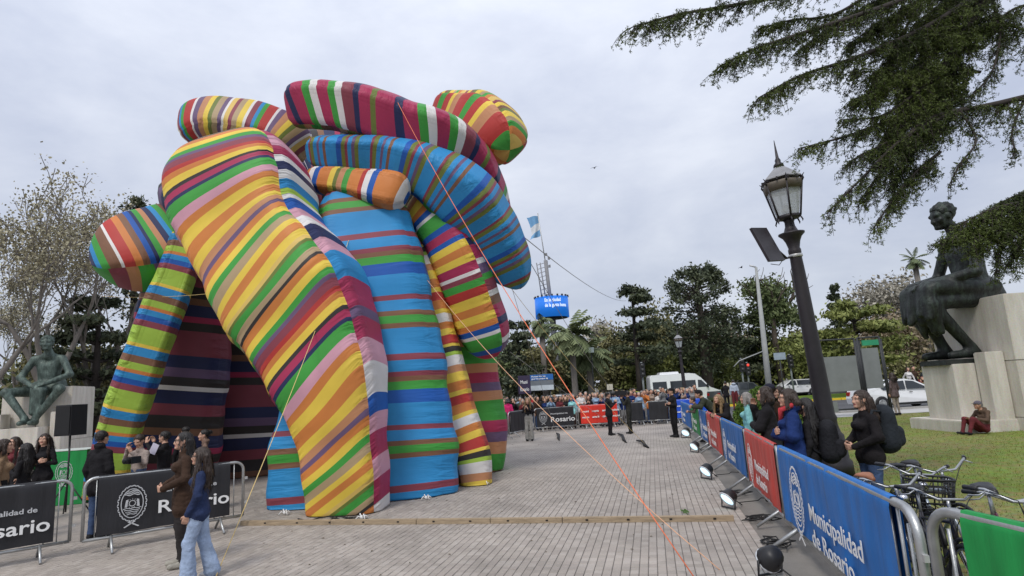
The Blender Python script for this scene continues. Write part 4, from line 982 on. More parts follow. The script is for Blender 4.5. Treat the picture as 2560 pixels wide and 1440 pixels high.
def sign_frame(px0, px1, py_t, Y, panels, label, topsign=False):
    a = A(px0, 1000, Y); b = A(px1, 1000, Y); W_ = b.x-a.x; t = A((px0+px1)/2, py_t, Y).z
    root = empty('sign_frame', (a.x, Y, 0), 0, label, 'sign', 'dark steel sign frames on the lawn')
    for x in (0, W_):
        mb = MB(); mb.tube([(x, 0, -.02), (x, 0, t)], .045, 8); mb.tube([(x+.14, .1, -.02), (x+.14, .1, t-.1)], .03, 6); mb.build('post', fr, root)
    for z in [t, .35]:
        mb = MB(); mb.tube([(0, 0, z), (W_, 0, z)], .035, 8); mb.build('rail', fr, root)
    for (x0, x1, z0, z1) in panels:
        mb = MB(); mb.box(((x0+x1)/2*W_, -.02, (z0+z1)/2*t), ((x1-x0)*W_, .05, (z1-z0)*t)); mb.build('panel', grey_p, root)
    if topsign:
        mb = MB(); mb.box((W_*.55, -.03, t*.93), (W_*.75, .06, t*.07)); mb.build('header', mat('green_sign', (.03, .28, .14), .5), root)
sign_frame(2056, 2158, 848, 27.2, [(.06, .97, .33, .78), (.06, .35, .07, .2)], 'wide dark steel frame with a blank grey board, right of the tall lamp post')
sign_frame(2166, 2222, 842, 27.5, [(.1, .85, .34, .86)], 'narrow dark steel frame with a tall grey board and green header', True)
# ================================================================ RING SCREEN ON ITS MAST, FLAG
pm_ = A(1384, 830, 58); root = empty('ring_screen_mast', (pm_.x, 58, 0), 0, 'lattice mast carrying a blue cylindrical screen and a pale blue flag above the trees', 'mast')
def mz(py): return A(1381, py, 58).z
zb, zt = mz(795), mz(745); rr_ = 42*mpp(A(1381, 770, 58))
mb = MB(); mb.tube([(0, 0, 0), (0, 0, zb)], .3, 10); mb.tube([(0, 0, zb), (-.3, 0, mz(650))], .18, 8); mb.build('mast', mat('mast_grey', (.22, .22, .23), .6), root)
mb = MB()
for q in (-.9, -.55): mb.tube([(q, 0, zt), (q-.3, 0, mz(655))], .06, 6)
for q in range(9): mb.tube([(-.9-.03*q, 0, zt+q*.42), (-.1-.03*q, 0, zt+q*.42+.2)], .03, 5)
for q in range(5): mb.box((-.2+.25*(q % 2), 0, mz(650)-.4*q+.6), (.22, .2, .25))
mb.build('antenna_ladder', mat('mast_grey', (.3, .3, .3), .6), root)
mb = MB(); mb.tube([(-.3, 0, mz(660)), (-.75, 0, mz(530))], .055, 6); mb.build('flagpole', alu, root)
sc_m = mat('screen_blue', (.01, .12, .5), .4, .08, .3, emit=(.012, .16, .62), estr=.55)
mb = MB(); mb.lathe([(rr_-.15, zb), (rr_, zb), (rr_, zt), (rr_-.15, zt)], 32); scr = mb.build('screen', sc_m, root)
mb = MB(); mb.lathe([(rr_-.16, zb-.05), (rr_-.16, zb+.1), (.3, zb+.12), (.3, zb-.06)], 32); mb.build('underside', mat('underside_dark', (.01, .02, .05), .6), root)
mb = MB()
for q in range(20):
    a = q/20*2*PI; mb.box((math.cos(a)*rr_, math.sin(a)*rr_, zt+.08), (.14, .14, .16), rz=a)
tag(mb.build('rim_brackets', fr, root), kind='stuff')
scw = mat('screen_white', (.7, .75, .8), .5, 0, emit=(.6, .75, .95), estr=.5)
def curved_text(s, x0, z, size, wd):
    me = text_mesh(s, size, .01, bold=.012).copy(); co = np.array([v.co[:] for v in me.vertices]); u = (co[:, 0]-co[:, 0].min())/np.ptp(co[:, 0])*wd+x0
    a = u/rr_; r_ = rr_+.03+co[:, 2]; me.vertices.foreach_set('co', np.c_[r_*np.sin(a), -r_*np.cos(a), z+co[:, 1]].astype(np.float32).ravel()); me.materials.clear()
    link('lettering', me, scr, scw)
hh = zt-zb
curved_text('En la ciudad', -.75, zb+hh*.72, hh*.24, 1.55); curved_text('de la gente buena', -.75, zb+hh*.47, hh*.24, 2.2)
flm = bpy.data.materials.new('flag_cloth'); flm.use_nodes = True
def flag():
    nx, nz = 12, 9; vs = []; mi = []; h0, h1 = mz(588), mz(537)
    for side in (0, .02):
        for i in range(nx+1):
            for j in range(nz+1):
                u, v = i/nx, j/nz; vs.append((-.62-.12*v-u*(1.15-.35*math.sin(v*3.1)), side+.16*math.sin(u*7+v*2), h0+(h1-h0)*v-u*(.35+.3*math.sin(v*4))))
    n_ = (nx+1)*(nz+1); fs = []
    for i in range(nx):
        for j in range(nz):
            a = i*(nz+1)+j; fs += [(a, a+nz+1, a+nz+2, a+1), (n_+a+1, n_+a+nz+2, n_+a+nz+1, n_+a)]; k_ = 0 if j in (3, 4, 5) else 1; mi += [k_, k_]
    link('flag', raw('flag', vs, fs, mi), root, [mat('flag_white', (.66, .68, .7), .8), mat('flag_sky', (.17, .36, .58), .8, .1)])
flag()
# billboard and small signs far behind the crowd
def board(px0, px1, py0, py1, Y, m_, label, legs=True, extra=None):
    a, b = A(px0, py1, Y), A(px1, py0, Y); root = empty('billboard', (a.x, Y, 0), 0, label, 'billboard'); W_ = b.x-a.x
    mb = MB(); mb.box((W_/2, 0, (a.z+b.z)/2), (W_, .12, b.z-a.z)); pn = mb.build('panel', m_, root)
    for x in ((.15*W_, .85*W_) if legs else (W_/2,)):
        mb = MB(); mb.tube([(x, .05, -.1), (x, .05, a.z+.1)], .05, 6); mb.build('post', fr, root)
    if extra: extra(pn, W_, a.z, b.z)
    return root
def bb(pn, W_, z0, z1):
    h = z1-z0
    mb = MB(); mb.box((W_*.5, -.07, z0+h*.17), (W_, .02, h*.3)); mb.build('pale_band', mat('bb_pale', (.5, .55, .58), .6), pn)
    mb = MB(); mb.box((W_*.5, -.07, z0+h*.82), (W_, .02, h*.34)); mb.build('blue_band', mat('bb_blue', (.02, .13, .4), .5), pn)
    lettering(pn, 'Rosario se', W_*.08, z0+h*.84, h*.13, -.085, width=W_*.6); lettering(pn, 'prepara', W_*.08, z0+h*.7, h*.13, -.085, width=W_*.7)
board(1326, 1382, 934, 978, 44, mat('bb_grey', (.16, .18, .2), .5), 'blue and grey billboard standing behind the far crowd', extra=bb)
def bp(pn, W_, z0, z1):
    lettering(pn, 'Muni', W_*.2, z0+(z1-z0)*.55, .35, -.075, width=W_*.55); lettering(pn, 'Rosario', W_*.15, z0+(z1-z0)*.15, .35, -.075, width=W_*.7)
board(1297, 1325, 938, 985, 43, mat('bb_plum', (.035, .025, .06), .6), 'dark plum panel left of the blue billboard', extra=bp)
board(1471, 1484, 868, 882, 50, mat('sign_white', (.62, .7, .68), .6), 'small square white sign on a pole among the palms', False)
board(1518, 1531, 960, 975, 38, mat('sign_cream', (.55, .52, .42), .6), 'small cream square sign above the crowd near the white car', False)
# ================================================================ SEATED BRONZES ON STONE PEDESTALS
def stone_mat(nm, c):
    m = bpy.data.materials.new(nm); m.use_nodes = True; nt = m.node_tree; b = nt.nodes['Principled BSDF']; b.inputs['Roughness'].default_value = .85
    tc = N_(nt, 'ShaderNodeTexCoord'); mp = N_(nt, 'ShaderNodeMapping'); mp.inputs['Scale'].default_value = (2.2, 2.2, .35); nt.links.new(tc.outputs['Object'], mp.inputs[0])
    n = N_(nt, 'ShaderNodeTexNoise', Scale=1.1, Detail=8, Roughness=.7); nt.links.new(mp.outputs[0], n.inputs['Vector'])
    n2 = N_(nt, 'ShaderNodeTexNoise', Scale=24, Detail=5); nt.links.new(tc.outputs['Object'], n2.inputs['Vector'])
    r = N_(nt, 'ShaderNodeValToRGB'); e = r.color_ramp.elements; e[0].position = .34; e[1].position = .62
    e[0].color = (c[0]*.72, c[1]*.70, c[2]*.66, 1); e[1].color = c+(1,)
    nt.links.new(n.outputs['Fac'], r.inputs[0])
    h = N_(nt, 'ShaderNodeMix', data_type='RGBA', blend_type='OVERLAY'); h.inputs['Factor'].default_value = .25; nt.links.new(r.outputs[0], h.inputs[6]); nt.links.new(n2.outputs['Color'], h.inputs[7]); nt.links.new(h.outputs[2], b.inputs['Base Color'])
    bp = N_(nt, 'ShaderNodeBump', Strength=.3, Distance=.02); nt.links.new(n2.outputs['Fac'], bp.inputs['Height']); nt.links.new(bp.outputs[0], b.inputs['Normal'])
    return m
stone = stone_mat('pale_travertine', (.62, .585, .52))
def bronze_mat(nm, c, c2, p0=.42):
    m = bpy.data.materials.new(nm); m.use_nodes = True; nt = m.node_tree; b = nt.nodes['Principled BSDF']; b.inputs['Roughness'].default_value = .55; b.inputs['Metallic'].default_value = .25
    tc = N_(nt, 'ShaderNodeTexCoord'); mp = N_(nt, 'ShaderNodeMapping'); mp.inputs['Scale'].default_value = (3, 3, 1); nt.links.new(tc.outputs['Object'], mp.inputs[0])
    n = N_(nt, 'ShaderNodeTexNoise', Scale=2.2, Detail=7, Roughness=.7); nt.links.new(mp.outputs[0], n.inputs['Vector'])
    r = N_(nt, 'ShaderNodeValToRGB'); e = r.color_ramp.elements; e[0].position = p0; e[1].position = p0+.25; e[0].color = c+(1,); e[1].color = c2+(1,)
    nt.links.new(n.outputs['Fac'], r.inputs[0]); nt.links.new(r.outputs[0], b.inputs['Base Color'])
    n2 = N_(nt, 'ShaderNodeTexNoise', Scale=14, Detail=5); nt.links.new(tc.outputs['Object'], n2.inputs['Vector']); bp = N_(nt, 'ShaderNodeBump', Strength=.5, Distance=.03); nt.links.new(n2.outputs['Fac'], bp.inputs['Height']); nt.links.new(bp.outputs[0], b.inputs['Normal'])
    return m
def figure(J, drape, extra=(), yaw=0., pitch=0.):
    P = person_prims(J, dict(bulk=1.02)); P = [p[:5]+(0,) for p in P]+[p[:5]+(0,) for p in drape]
    hp, M = head_prims(J, yaw, pitch); V1, F1 = surface(P, .018, .01); V2, F2 = surface(hp, .009, .006); out_ = [(V1, F1), (V2, F2)]
    HV, HF = hair_surface(J, M, 'short', .011); a = HV-J['hd']; HV = HV+a*(.08*np.sin(a[:, 0]*90)*np.sin(a[:, 1]*80)*np.sin(a[:, 2]*85))[:, None]; out_.append((HV, HF))
    for sfx, q in (('', 1), ('L', -1)):
        h = hand_prims(J['wr'+sfx], J['hd_d'+sfx], np.array((0, 0, -1.)), np.array((-q, .2, .0)), .8, 1.15); out_.append(surface(h, .0075, .003))
    Vs, Fs, o = [], [], 0
    for V, F_ in out_: Vs.append(V); Fs.append(F_+o); o += len(V)
    return np.concatenate(Vs), np.concatenate(Fs)
def sit_pose(**k):
    J = {q: np.array(v, float) for q, v in dict(pel=(0, 0, .53), che=(0, .06, .88), nk=(0, .12, 1.08), hd=(0, .2, 1.2), hip=(.09, 0, .52), kn=(.11, .46, .53), an=(.09, .47, .1), toe=(.1, .66, .03),
         sh=(.19, .06, .99), el=(.26, .14, .73), wr=(.12, .38, .66), hd_d=(-.3, .9, -.1)).items()}
    for q in ('hip', 'kn', 'an', 'toe', 'sh', 'el', 'wr', 'hd_d'): J[q+'L'] = J[q]*np.array((-1, 1, 1))
    J.update({q: np.array(v, float) for q, v in k.items()}); return J
# --- right: profile to the left, cloth over the lap and hanging before the shins
J = sit_pose(che=(0, .03, .92), nk=(0, .07, 1.14), hd=(0, .16, 1.27), sh=(.175, .03, 1.05), shL=(-.175, .03, 1.05), kn=(.11, .47, .58), an=(.11, .27, .1), toe=(.12, .46, .03), knL=(-.11, .49, .5), anL=(-.08, .18, .1), toeL=(-.08, .37, .03), el=(.28, .1, .74), wr=(.1, .4, .68), elL=(-.27, .16, .72), wrL=(-.05, .42, .66))
dr = []
for q, x in enumerate(np.linspace(-.15, .15, 6)):
    dr.append(cap((x, -.06, .6), (x*1.05, .46, .62+.02*math.sin(q*2)), .06, .06, 0))
    dr.append(cap((x*1.05, .5, .6), (x*1.1, .55+.03*math.sin(q*2.4), .36+.04*math.sin(q*1.9)), .05, .03, 0))
    dr.append(cap((x*1.1, .5, .48), (x*.9, .44+.04*math.sin(q*2.4), .24+.05*math.sin(q*3)), .05, .025, 0))
dr += [cap((0, -.08, .58), (0, -.1, .52), .14, .14, 0)]
V, F_ = figure(J, dr, pitch=R(-14))
SX, SY = 14.15, 19.6; zp = A(2390, 905, SY).z; zt_ = zp+1.85
root = empty('pedestal', (SX, SY, 0), 0, 'pale stone stepped pedestal under the seated bronze on the right lawn', 'pedestal')
def block(c, s, nm='stone_block', M=stone, par=root, bev=.025):
    mb = MB(); hx, hy, hz = s[0]/2, s[1]/2, s[2]/2
    pr = [(hx-bev, -hz), (hx, -hz+bev)]
    P = [(-hx+bev, -hy), (hx-bev, -hy), (hx, -hy+bev), (hx, hy-bev), (hx-bev, hy), (-hx+bev, hy), (-hx, hy-bev), (-hx, -hy+bev)]
    mb.prism(P, -hz, hz-bev, M=None); n0 = len(mb.v); mb.prism([(x*(1-bev/hx), y*(1-bev/hy)) for x, y in P], hz-bev+.0005, hz)
    o = mb.build(nm, M, par); o.location = c; return o
hm_ = zt_+.1
z1 = zp*.98
zs = [-.1, .38, z1, hm_]
for i in range(3):
    for j in range(2):
        block((1.86+j*2.51, .1, (zs[i]+zs[i+1])/2), (2.5 if i else 2.52, 3.4 if i else 3.5, zs[i+1]-zs[i]-.012))
block((.0, .1, zp/2-.02), (1.2, 1.5, zp-.08)); block((.32, -.95, zp/2+.15), (.56, .5, zp+.2)); block((.32, 1.2, zp/2+.15), (.56, .5, zp+.2)); block((-.1, .1, .1), (1.6, 2.7, .46))
block((.05, .1, zp+.0), (1.5, 1.3, .16), 'bronze_plinth', bronze_mat('bronze_base', (.02, .022, .02), (.035, .045, .04)))
SCL = 3.75
def statue(V, F_, loc, rz, m_, label, s=SCL):
    o = link('statue', raw('statue', V*s, F_), None, m_); o.location = loc; o.rotation_euler = (0, 0, rz); tag(o, label, 'statue'); return o
statue(V, F_, (SX+1.0, SY, zp+.06), R(90), bronze_mat('bronze_dark', (.010, .012, .011), (.05, .07, .055), .46), 'dark bronze figure seated in profile on the right pedestal, cloth over its knees')
# --- left: facing the camera, knees apart, hands meeting in the lap
J = sit_pose(kn=(.36, .38, .5), an=(.08, .42, .12), toe=(.06, .6, .04), knL=(-.34, .4, .52), anL=(-.02, .36, .1), toeL=(-.04, .54, .04), el=(.33, .12, .72), wr=(.1, .3, .6), elL=(-.33, .12, .74), wrL=(-.12, .3, .62), hd=(.0, .14, 1.22), hd_d=(-.8, .4, -.2), hd_dL=(.8, .4, -.2), nk=(0, .06, 1.09), che=(0, .02, .88))
dr = [cap((-.1, .1, .55), (.1, .1, .55), .11, .11, 0), cap((0, .28, .52), (.02, .34, .2), .1, .05, 0), cap((-.05, .3, .5), (-.04, .33, .24), .08, .05, 0), cap((0, -.1, .6), (0, -.12, .5), .18, .2, 0)]
V, F_ = figure(J, dr, yaw=R(15))
LY = 30.; pl = A(80, 1066, LY); zl = pl.z
root = empty('pedestal', (pl.x, LY, 0), R(12), 'pale stone pedestal under the green bronze behind the left crowd', 'pedestal')
for i, (a, b) in enumerate(((-.1, zl*.55), (zl*.55, zl+1.9))):
    for j in (-1, 1): block((j*.78, 1.5, (a+b)/2), (1.53 if i else 1.56, 2.4, b-a-.015), par=root)
block((0, -.6, zl/2-.05), (1.9, 1.55, zl+.02), par=root); block((-1.3, -.2, zl/2+.2), (.5, .8, zl+.9), par=root); block((1.3, -.2, zl/2+.2), (.5, .8, zl+.9), par=root)
statue(V, F_, (pl.x+.12, LY+.75, zl), PI+R(12), bronze_mat('bronze_green', (.04, .058, .049), (.125, .175, .15), .42), 'green patinated bronze figure seated facing the plaza on the left pedestal', 3.35)
# ================================================================ TREES
def leaf_mat(nm, cols, sc=.6):
    m = bpy.data.materials.new(nm); m.use_nodes = True; nt = m.node_tree; b = nt.nodes['Principled BSDF']; b.inputs['Roughness'].default_value = .65; b.inputs['Specular IOR Level'].default_value = .25
    g = N_(nt, 'ShaderNodeNewGeometry'); n = N_(nt, 'ShaderNodeTexNoise', Scale=sc, Detail=3); nt.links.new(g.outputs['Position'], n.inputs['Vector'])
    ad = N_(nt, 'ShaderNodeMath', operation='MULTIPLY_ADD'); ad.inputs[1].default_value = .4; nt.links.new(g.outputs['Random Per Island'], ad.inputs[0]); nt.links.new(n.outputs['Fac'], ad.inputs[2])
    r = N_(nt, 'ShaderNodeValToRGB'); e = r.color_ramp.elements; e[0].position = .4; e[1].position = .98; e[0].color = cols[0]+(1,); e[1].color = cols[1]+(1,)
    nt.links.new(ad.outputs[0], r.inputs[0]); nt.links.new(r.outputs[0], b.inputs['Base Color']); nt.links.new(b.outputs[0], nt.nodes['Material Output'].inputs[0])
    return m
LM = dict(cedar=leaf_mat('needles_dark', ((.032, .045, .03), (.105, .12, .065))), near=leaf_mat('needles_near', ((.019, .031, .011), (.12, .155, .036)), 1.1), olive=leaf_mat('leaf_olive', ((.10, .10, .042), (.26, .24, .11))), green=leaf_mat('leaf_green', ((.055, .08, .032), (.17, .205, .085))),
          pale=leaf_mat('leaf_pale', ((.2, .185, .15), (.42, .39, .32))), brown=leaf_mat('leaf_brown', ((.15, .11, .075), (.32, .26, .17))), lime=leaf_mat('leaf_lime', ((.105, .135, .036), (.27, .29, .09))), palm=leaf_mat('leaf_palm', ((.065, .09, .042), (.2, .23, .11))), sparse=leaf_mat('leaf_sparse', ((.2, .185, .11), (.46, .42, .29))), hedge=leaf_mat('leaf_hedge', ((.045, .09, .014), (.14, .22, .035)), 2))
bark = mat('bark', (.095, .075, .06), .9, .3, 2, .6, 14, stretch=(3, 3, .6)); bark2 = mat('bark_grey', (.19, .17, .15), .9, .3, 2, .5, 12, stretch=(3, 3, .6)); bark3 = mat('bark_dark', (.035, .028, .024), .9, .3, 2, .6, 14)
def leaves_mesh(P, size, asp=.5, droop=.0, dirs=None):
    """one rhombus per point"""
    n = len(P); a = rng.normal(size=(n, 3)) if dirs is None else np.asarray(dirs)+rng.normal(size=(n, 3))*.35
    a[:, 2] -= droop; a /= np.linalg.norm(a, axis=1)[:, None]; b = np.cross(a, rng.normal(size=(n, 3))); b /= np.linalg.norm(b, axis=1)[:, None]
    s = (size*rng.uniform(.6, 1.3, n))[:, None]; V = np.stack([P-a*s, P-b*s*asp, P+a*s, P+b*s*asp], 1).reshape(-1, 3)
    return V, np.arange(4*n).reshape(n, 4)
def limb(mb, p, d, L, r, depth, tips, spread=.6, up=.15, seg=4, shrink=.68, kids=(2, 3), minr=.012):
    pts = [Vector(p)]; rs = [r]; d = Vector(d).normalized()
    for i in range(seg):
        d = (d+Vector((random.gauss(0, .12), random.gauss(0, .12), random.gauss(0, .08)+up*.25))).normalized(); pts.append(pts[-1]+d*L/seg); rs.append(max(minr, r*(1-.45*(i+1)/seg)))
    mb.tube(pts, rs, 8 if depth > 2 else 5, cap=False)
    if depth <= 0: tips += [tuple(q) for q in pts[1:]]; return
    if depth <= 1: tips += [tuple(q) for q in pts[2:]]
    for k_ in range(random.randint(*kids)):
        q = pts[-1] if k_ == 0 else pts[random.randint(max(1, seg-2), seg)]
        nd = (d+Vector((random.gauss(0, spread), random.gauss(0, spread), random.gauss(.05, spread*.6)))).normalized()
        limb(mb, q, nd, L*shrink*random.uniform(.8, 1.15), rs[-1]*.78, depth-1, tips, spread, up, seg, shrink, kids, minr)
def tree(name, loc, label, trunk_mb, bk, P, lm, size, asp=.5, droop=0., dirs=None, group=None, rz=0., cat='tree'):
    root = empty(name, loc, rz, label, cat, group)
    if trunk_mb is not None and trunk_mb.v: trunk_mb.build('trunk', bk, root)
    if len(P): V, F_ = leaves_mesh(np.asarray(P, float), size, asp, droop, dirs); link('crown', raw('crown', V, F_, smooth=False), root, lm)
    return root
def blob_points(c, r, n, clumps=26, cs=.22, hollow=.55):
    c, r = np.array(c), np.array(r); u = rng.normal(size=(clumps, 3)); u /= np.linalg.norm(u, axis=1)[:, None]; u = u*rng.uniform(hollow, 1, clumps)[:, None]*r
    k = rng.integers(0, clumps, n); return c+u[k]+rng.normal(size=(n, 3))*r.mean()*cs*np.array((1, 1, .75))
def broad(px, pyt, Y, wpx, label, lm='olive', n=4200, size=.2, bk=bark, base=.25, clumps=34, hollow=.35, cs=.24, group='park trees beyond the plaza', name='park_tree'):
    n = int(n*1.35); t = A(px, pyt, Y); Wd = wpx*mpp(t)/2*1.1; Ht = t.z
    mb = MB(); tips = []; limb(mb, (0, 0, -.2), (0, 0, 1), Ht*(base+.12), Wd*.1+.1, 0, [], up=.5); top = Vector((0, 0, Ht*(base+.1)))
    for q in range(5):
        a = q*1.256+random.random(); limb(mb, top-Vector((0, 0, .3)), (math.cos(a)*.7, math.sin(a)*.7, .9), Ht*.28, Wd*.05+.06, 2, tips, up=.2)
    P = blob_points((0, 0, Ht*(.5+base*.5)), (Wd, Wd*.9, Ht*(1-base)*.5), n, clumps, cs, hollow)
    P = P[P[:, 2] > .2]
    return tree(name, (t.x, Y, 0), label, mb, bk, P, LM[lm], size, group=group)
def cedar(px, pyt, Y, wpx, label, layers=8, lm='cedar', n=520, group='park trees beyond the plaza', lean=0., z0=.3, bk=bark3, size=.2, cone=.55, name='cedar_tree'):
    n = int(n*1.5); t = A(px, pyt, Y); Wd = wpx*mpp(t)/2*1.1; Ht = t.z; mb = MB(); P = []
    mb.tube([(lean*q, 0, Ht*q-.2) for q in (0, .3, .6, .85, 1)], [.34, .28, .2, .12, .04], 8)
    for i in range(layers):
        f = i/(layers-1); z = Ht*(z0+(1-z0)*f); R_ = Wd*(1-f*cone)*random.uniform(.75, 1.1)
        for q in range(4):
            a = random.uniform(0, 6.28); L = R_*random.uniform(.6, 1.); tip = Vector((lean*(z/Ht)+math.cos(a)*L, math.sin(a)*L, z+random.uniform(-.1, .25)*L))
            mb.tube([(lean*(z/Ht), 0, z-.3), tip*.6+Vector((lean*(z/Ht)*.4, 0, z*.4)), tip], [.09, .06, .02], 5, cap=False)
            k = int(n/4); s_ = rng.uniform(.2, 1, k)**.7; c = np.array((lean*(z/Ht), 0, z))+np.outer(s_, np.array(tip)-np.array((lean*(z/Ht), 0, z)))
            P.append(c+rng.normal(size=(k, 3))*np.array((L*.17, L*.17, .13))*(.5+.8*s_[:, None]))
    return tree(name, (t.x, Y, 0), label, mb, bk, np.concatenate(P), LM[lm], size, .45, group=group)
def bunya(px, pyt, Y, wpx, label):
    t = A(px, pyt, Y); Wd = wpx*mpp(t)/2; Ht = t.z; mb = MB(); P = []
    mb.tube([(0, 0, -.2), (.1, 0, Ht*.5), (0, 0, Ht*.97)], [.55, .4, .12], 10)
    for i in range(150):
        f = random.random()**.8; z = Ht*(.36+.6*f); R_ = Wd*math.sqrt(max(.05, 1-((f-.35)/.72)**2)); a = random.uniform(0, 6.28); L = R_*random.uniform(.75, 1.05)
        tip = Vector((math.cos(a)*L, math.sin(a)*L, z+L*(.25*(f-.4))+.2)); mb.tube([(0, 0, z), tip*.55+Vector((0, 0, z*.45-.0)), tip], [.05, .035, .02], 4, cap=False)
        d = (tip-Vector((0, 0, z))).normalized(); P.append(np.array(tip)+rng.normal(size=(46, 3))*.27)
        if random.random() < .45+.4*(f < .4): P.append(np.array(tip*.7+Vector((0, 0, z*.3)))+rng.normal(size=(22, 3))*.25)
    P.append(np.c_[rng.normal(0, .5, 500), rng.normal(0, .5, 500), rng.uniform(Ht*.25, Ht*.8, 500)])
    P.append(blob_points((0, 0, Ht*.97), (Wd*.28, Wd*.28, Ht*.045), 500, 14, .35))
    P.append(blob_points((0, 0, Ht*.4), (Wd*.75, Wd*.7, Ht*.22), 1500, 24, .2))
    return tree('bunya_pine', (t.x, Y, 0), label, mb, bark, np.concatenate(P), LM['cedar'], .17, .5, group='park trees beyond the plaza')
def palm(px, pyt, Y, fr_px, label, nf=34, droop=1., lean=0., dead=0, lm='palm'):
    t = A(px, pyt, Y); L = fr_px*mpp(t)/2; Ht = t.z-L*.5; mb = MB(); V, Fs = [], []; o = 0
    mb.tube([(lean, 0, -.2), (lean*.5, 0, Ht*.5), (0, 0, Ht)], [.3, .24, .26], 9)
    root = empty('palm_tree', (t.x, Y, 0), 0, label, 'palm', 'park trees beyond the plaza'); mb.build('trunk', bark2, root)
    for q in range(nf):
        a = q*2.4+random.random()*.4; el = R(random.uniform(-35, 80)); d = Vector((math.cos(a)*math.cos(el), math.sin(a)*math.cos(el), math.sin(el))); p = Vector((0, 0, Ht)); ll = L*random.uniform(.85, 1.1); side = Vector((-math.sin(a), math.cos(a), 0)); k_ = 9
        for i in range(k_):
            d = (d-Vector((0, 0, .13*droop))).normalized(); p2 = p+d*ll/k_; w_ = ll*.24*math.sin(PI*(i+.7)/(k_+.9))+.02
            for s_ in (-1, 1):
                e = side*s_*w_+d*w_*.7-Vector((0, 0, w_*.45*droop)); V += [p, p2, p2*.4+p*.6+e*1.02, p+e*.9]; Fs.append((o, o+1, o+2, o+3)); o += 4
            p = p2
    me = raw('fronds', V, np.array(Fs), smooth=False); link('crown', me, root, LM[lm]); return root
def plane_tree(px, pyt, Y, label, h, leafn=3, seed=1, r=.3, sz=.078, depth=5):
    random.seed(seed); t = A(px, 1100, Y); mb = MB(); tips = []
    limb(mb, (0, 0, -.2), (.05, 0, 1), h*.26, r, 0, [], up=.6); top = Vector((0, 0, h*.24))
    for q in range(4): a = q*1.57+random.random(); limb(mb, top, (math.cos(a)*.55, math.sin(a)*.55, 1.), h*.3, r*.55, depth, tips, spread=.42, up=.25, seg=4, shrink=.72, kids=(2, 3), minr=.018)
    tips = np.array(tips); leafn = max(2, leafn-1); P = np.repeat(tips, leafn+1, 0)
    P = P+rng.normal(size=(len(P), 3))*.3
    random.seed(99)
    return tree('plane_tree', (t.x, Y, 0), label, mb, bark2, P, LM['sparse'], sz, .75, group='half bare plane trees on the left')
PT = plane_tree
PT(105, 480, 33, 'half bare plane tree with thick fork, right behind the left statue', 14.0, 4, 3, .33)
PT(-60, 470, 31, 'half bare plane tree cut off by the left edge of the photo', 13.2, 5, 5, .32)
PT(225, 490, 37, 'half bare plane tree between the left statue and the striped lobe', 14.2, 3, 8, .31)
PT(30, 600, 44, 'slender half bare plane tree farther back behind the left statue', 13.0, 4, 11, .28)
cedar(345, 512, 42, 210, 'dark cedar rising behind the green and rust lobe', 9, z0=.35, n=260, group='dark trees behind the inflatable', size=.17)
cedar(250, 760, 36, 260, 'dark spreading cedar right of the left statue', 7, z0=.25, n=700, group='dark trees behind the inflatable', cone=.35)
broad(185, 830, 40, 230, 'olive green bushy tree behind the speaker', 'olive', 3500, .17, group='dark trees behind the inflatable')
broad(300, 850, 45, 220, 'dull green tree behind the slanting striped leg', 'olive', 3000, .18, group='dark trees behind the inflatable')
broad(40, 900, 48, 230, 'low green tree behind the left pedestal', 'green', 3000, .18, group='dark trees behind the inflatable')
cedar(1292, 815, 52, 130, 'dark cedar just right of the inflatable', 7, n=520, z0=.25)
broad(1265, 850, 60, 120, 'shaggy dark tree hidden partly by the hanging tube', 'green', 2600, .2)
palm(1352, 790, 54, 75, 'shaggy palm with hanging dead fronds below the blue ring screen', 40, 1.8)
broad(1345, 850, 56, 95, 'ivy clad olive trunk under the shaggy palm', 'olive', 3000, .2, base=.1)
palm(1425, 800, 50, 150, 'big green palm below the ring screen, right of the shaggy one', 46, 1.2)
palm(1468, 850, 52, 130, 'lower green palm beside the small white sign', 40, 1.4)
broad(1405, 830, 66, 120, 'green mound of foliage behind the palms', 'green', 3200, .24, base=.1)
broad(1490, 795, 75, 130, 'pale eucalyptus behind the palms', 'pale', 3200, .26, hollow=.5)
broad(1540, 830, 62, 150, 'olive broadleaf tree left of the layered cedar', 'olive', 3800, .22, base=.15)
cedar(1578, 728, 55, 170, 'layered cedar with bare trunk and flat dark plates', 7, n=640, z0=.38, cone=.45, size=.2)
bunya(1737, 672, 56, 172, 'tall domed bunya pine with pompom branch ends')
broad(1650, 775, 66, 160, 'green broadleaf tree between the layered cedar and the bunya pine', 'olive', 4500, .23, base=.12)
broad(1610, 870, 60, 130, 'low green tree before the layered cedar', 'lime', 2600, .2, base=.1)
broad(1690, 850, 64, 150, 'bushy green tree at the foot of the bunya pine', 'green', 3800, .22, base=.1)
broad(1810, 815, 72, 110, 'brownish bare topped tree right of the bunya pine', 'brown', 2600, .24)
broad(1785, 880, 60, 110, 'low lime green tree behind the far traffic light', 'lime', 2500, .2, base=.1)
broad(1925, 695, 58, 135, 'rounded green pine crown behind the grey pole', 'green', 3800, .2, base=.55, clumps=18, hollow=.3)
cedar(1905, 770, 60, 160, 'dark branched pine below the rounded green crown', 6, n=560, z0=.3, cone=.3)
broad(1880, 850, 64, 130, 'green shrubby tree left of the tall lamp post', 'green', 3400, .22, base=.1)
broad(1975, 820, 58, 150, 'yellow green tree behind the tall lamp post', 'lime', 3400, .2, base=.1)
cedar(2085, 722, 58, 130, 'pointed dark conifer right of the tall lamp post', 9, n=360, z0=.3, cone=.85)
cedar(2130, 770, 46, 230, 'broad yellow green cedar spreading above the sign frames', 6, 'lime', 1000, z0=.4, cone=.35, size=.2)
broad(2165, 700, 72, 130, 'grey eucalyptus behind the broad yellow green cedar', 'pale', 3000, .24)
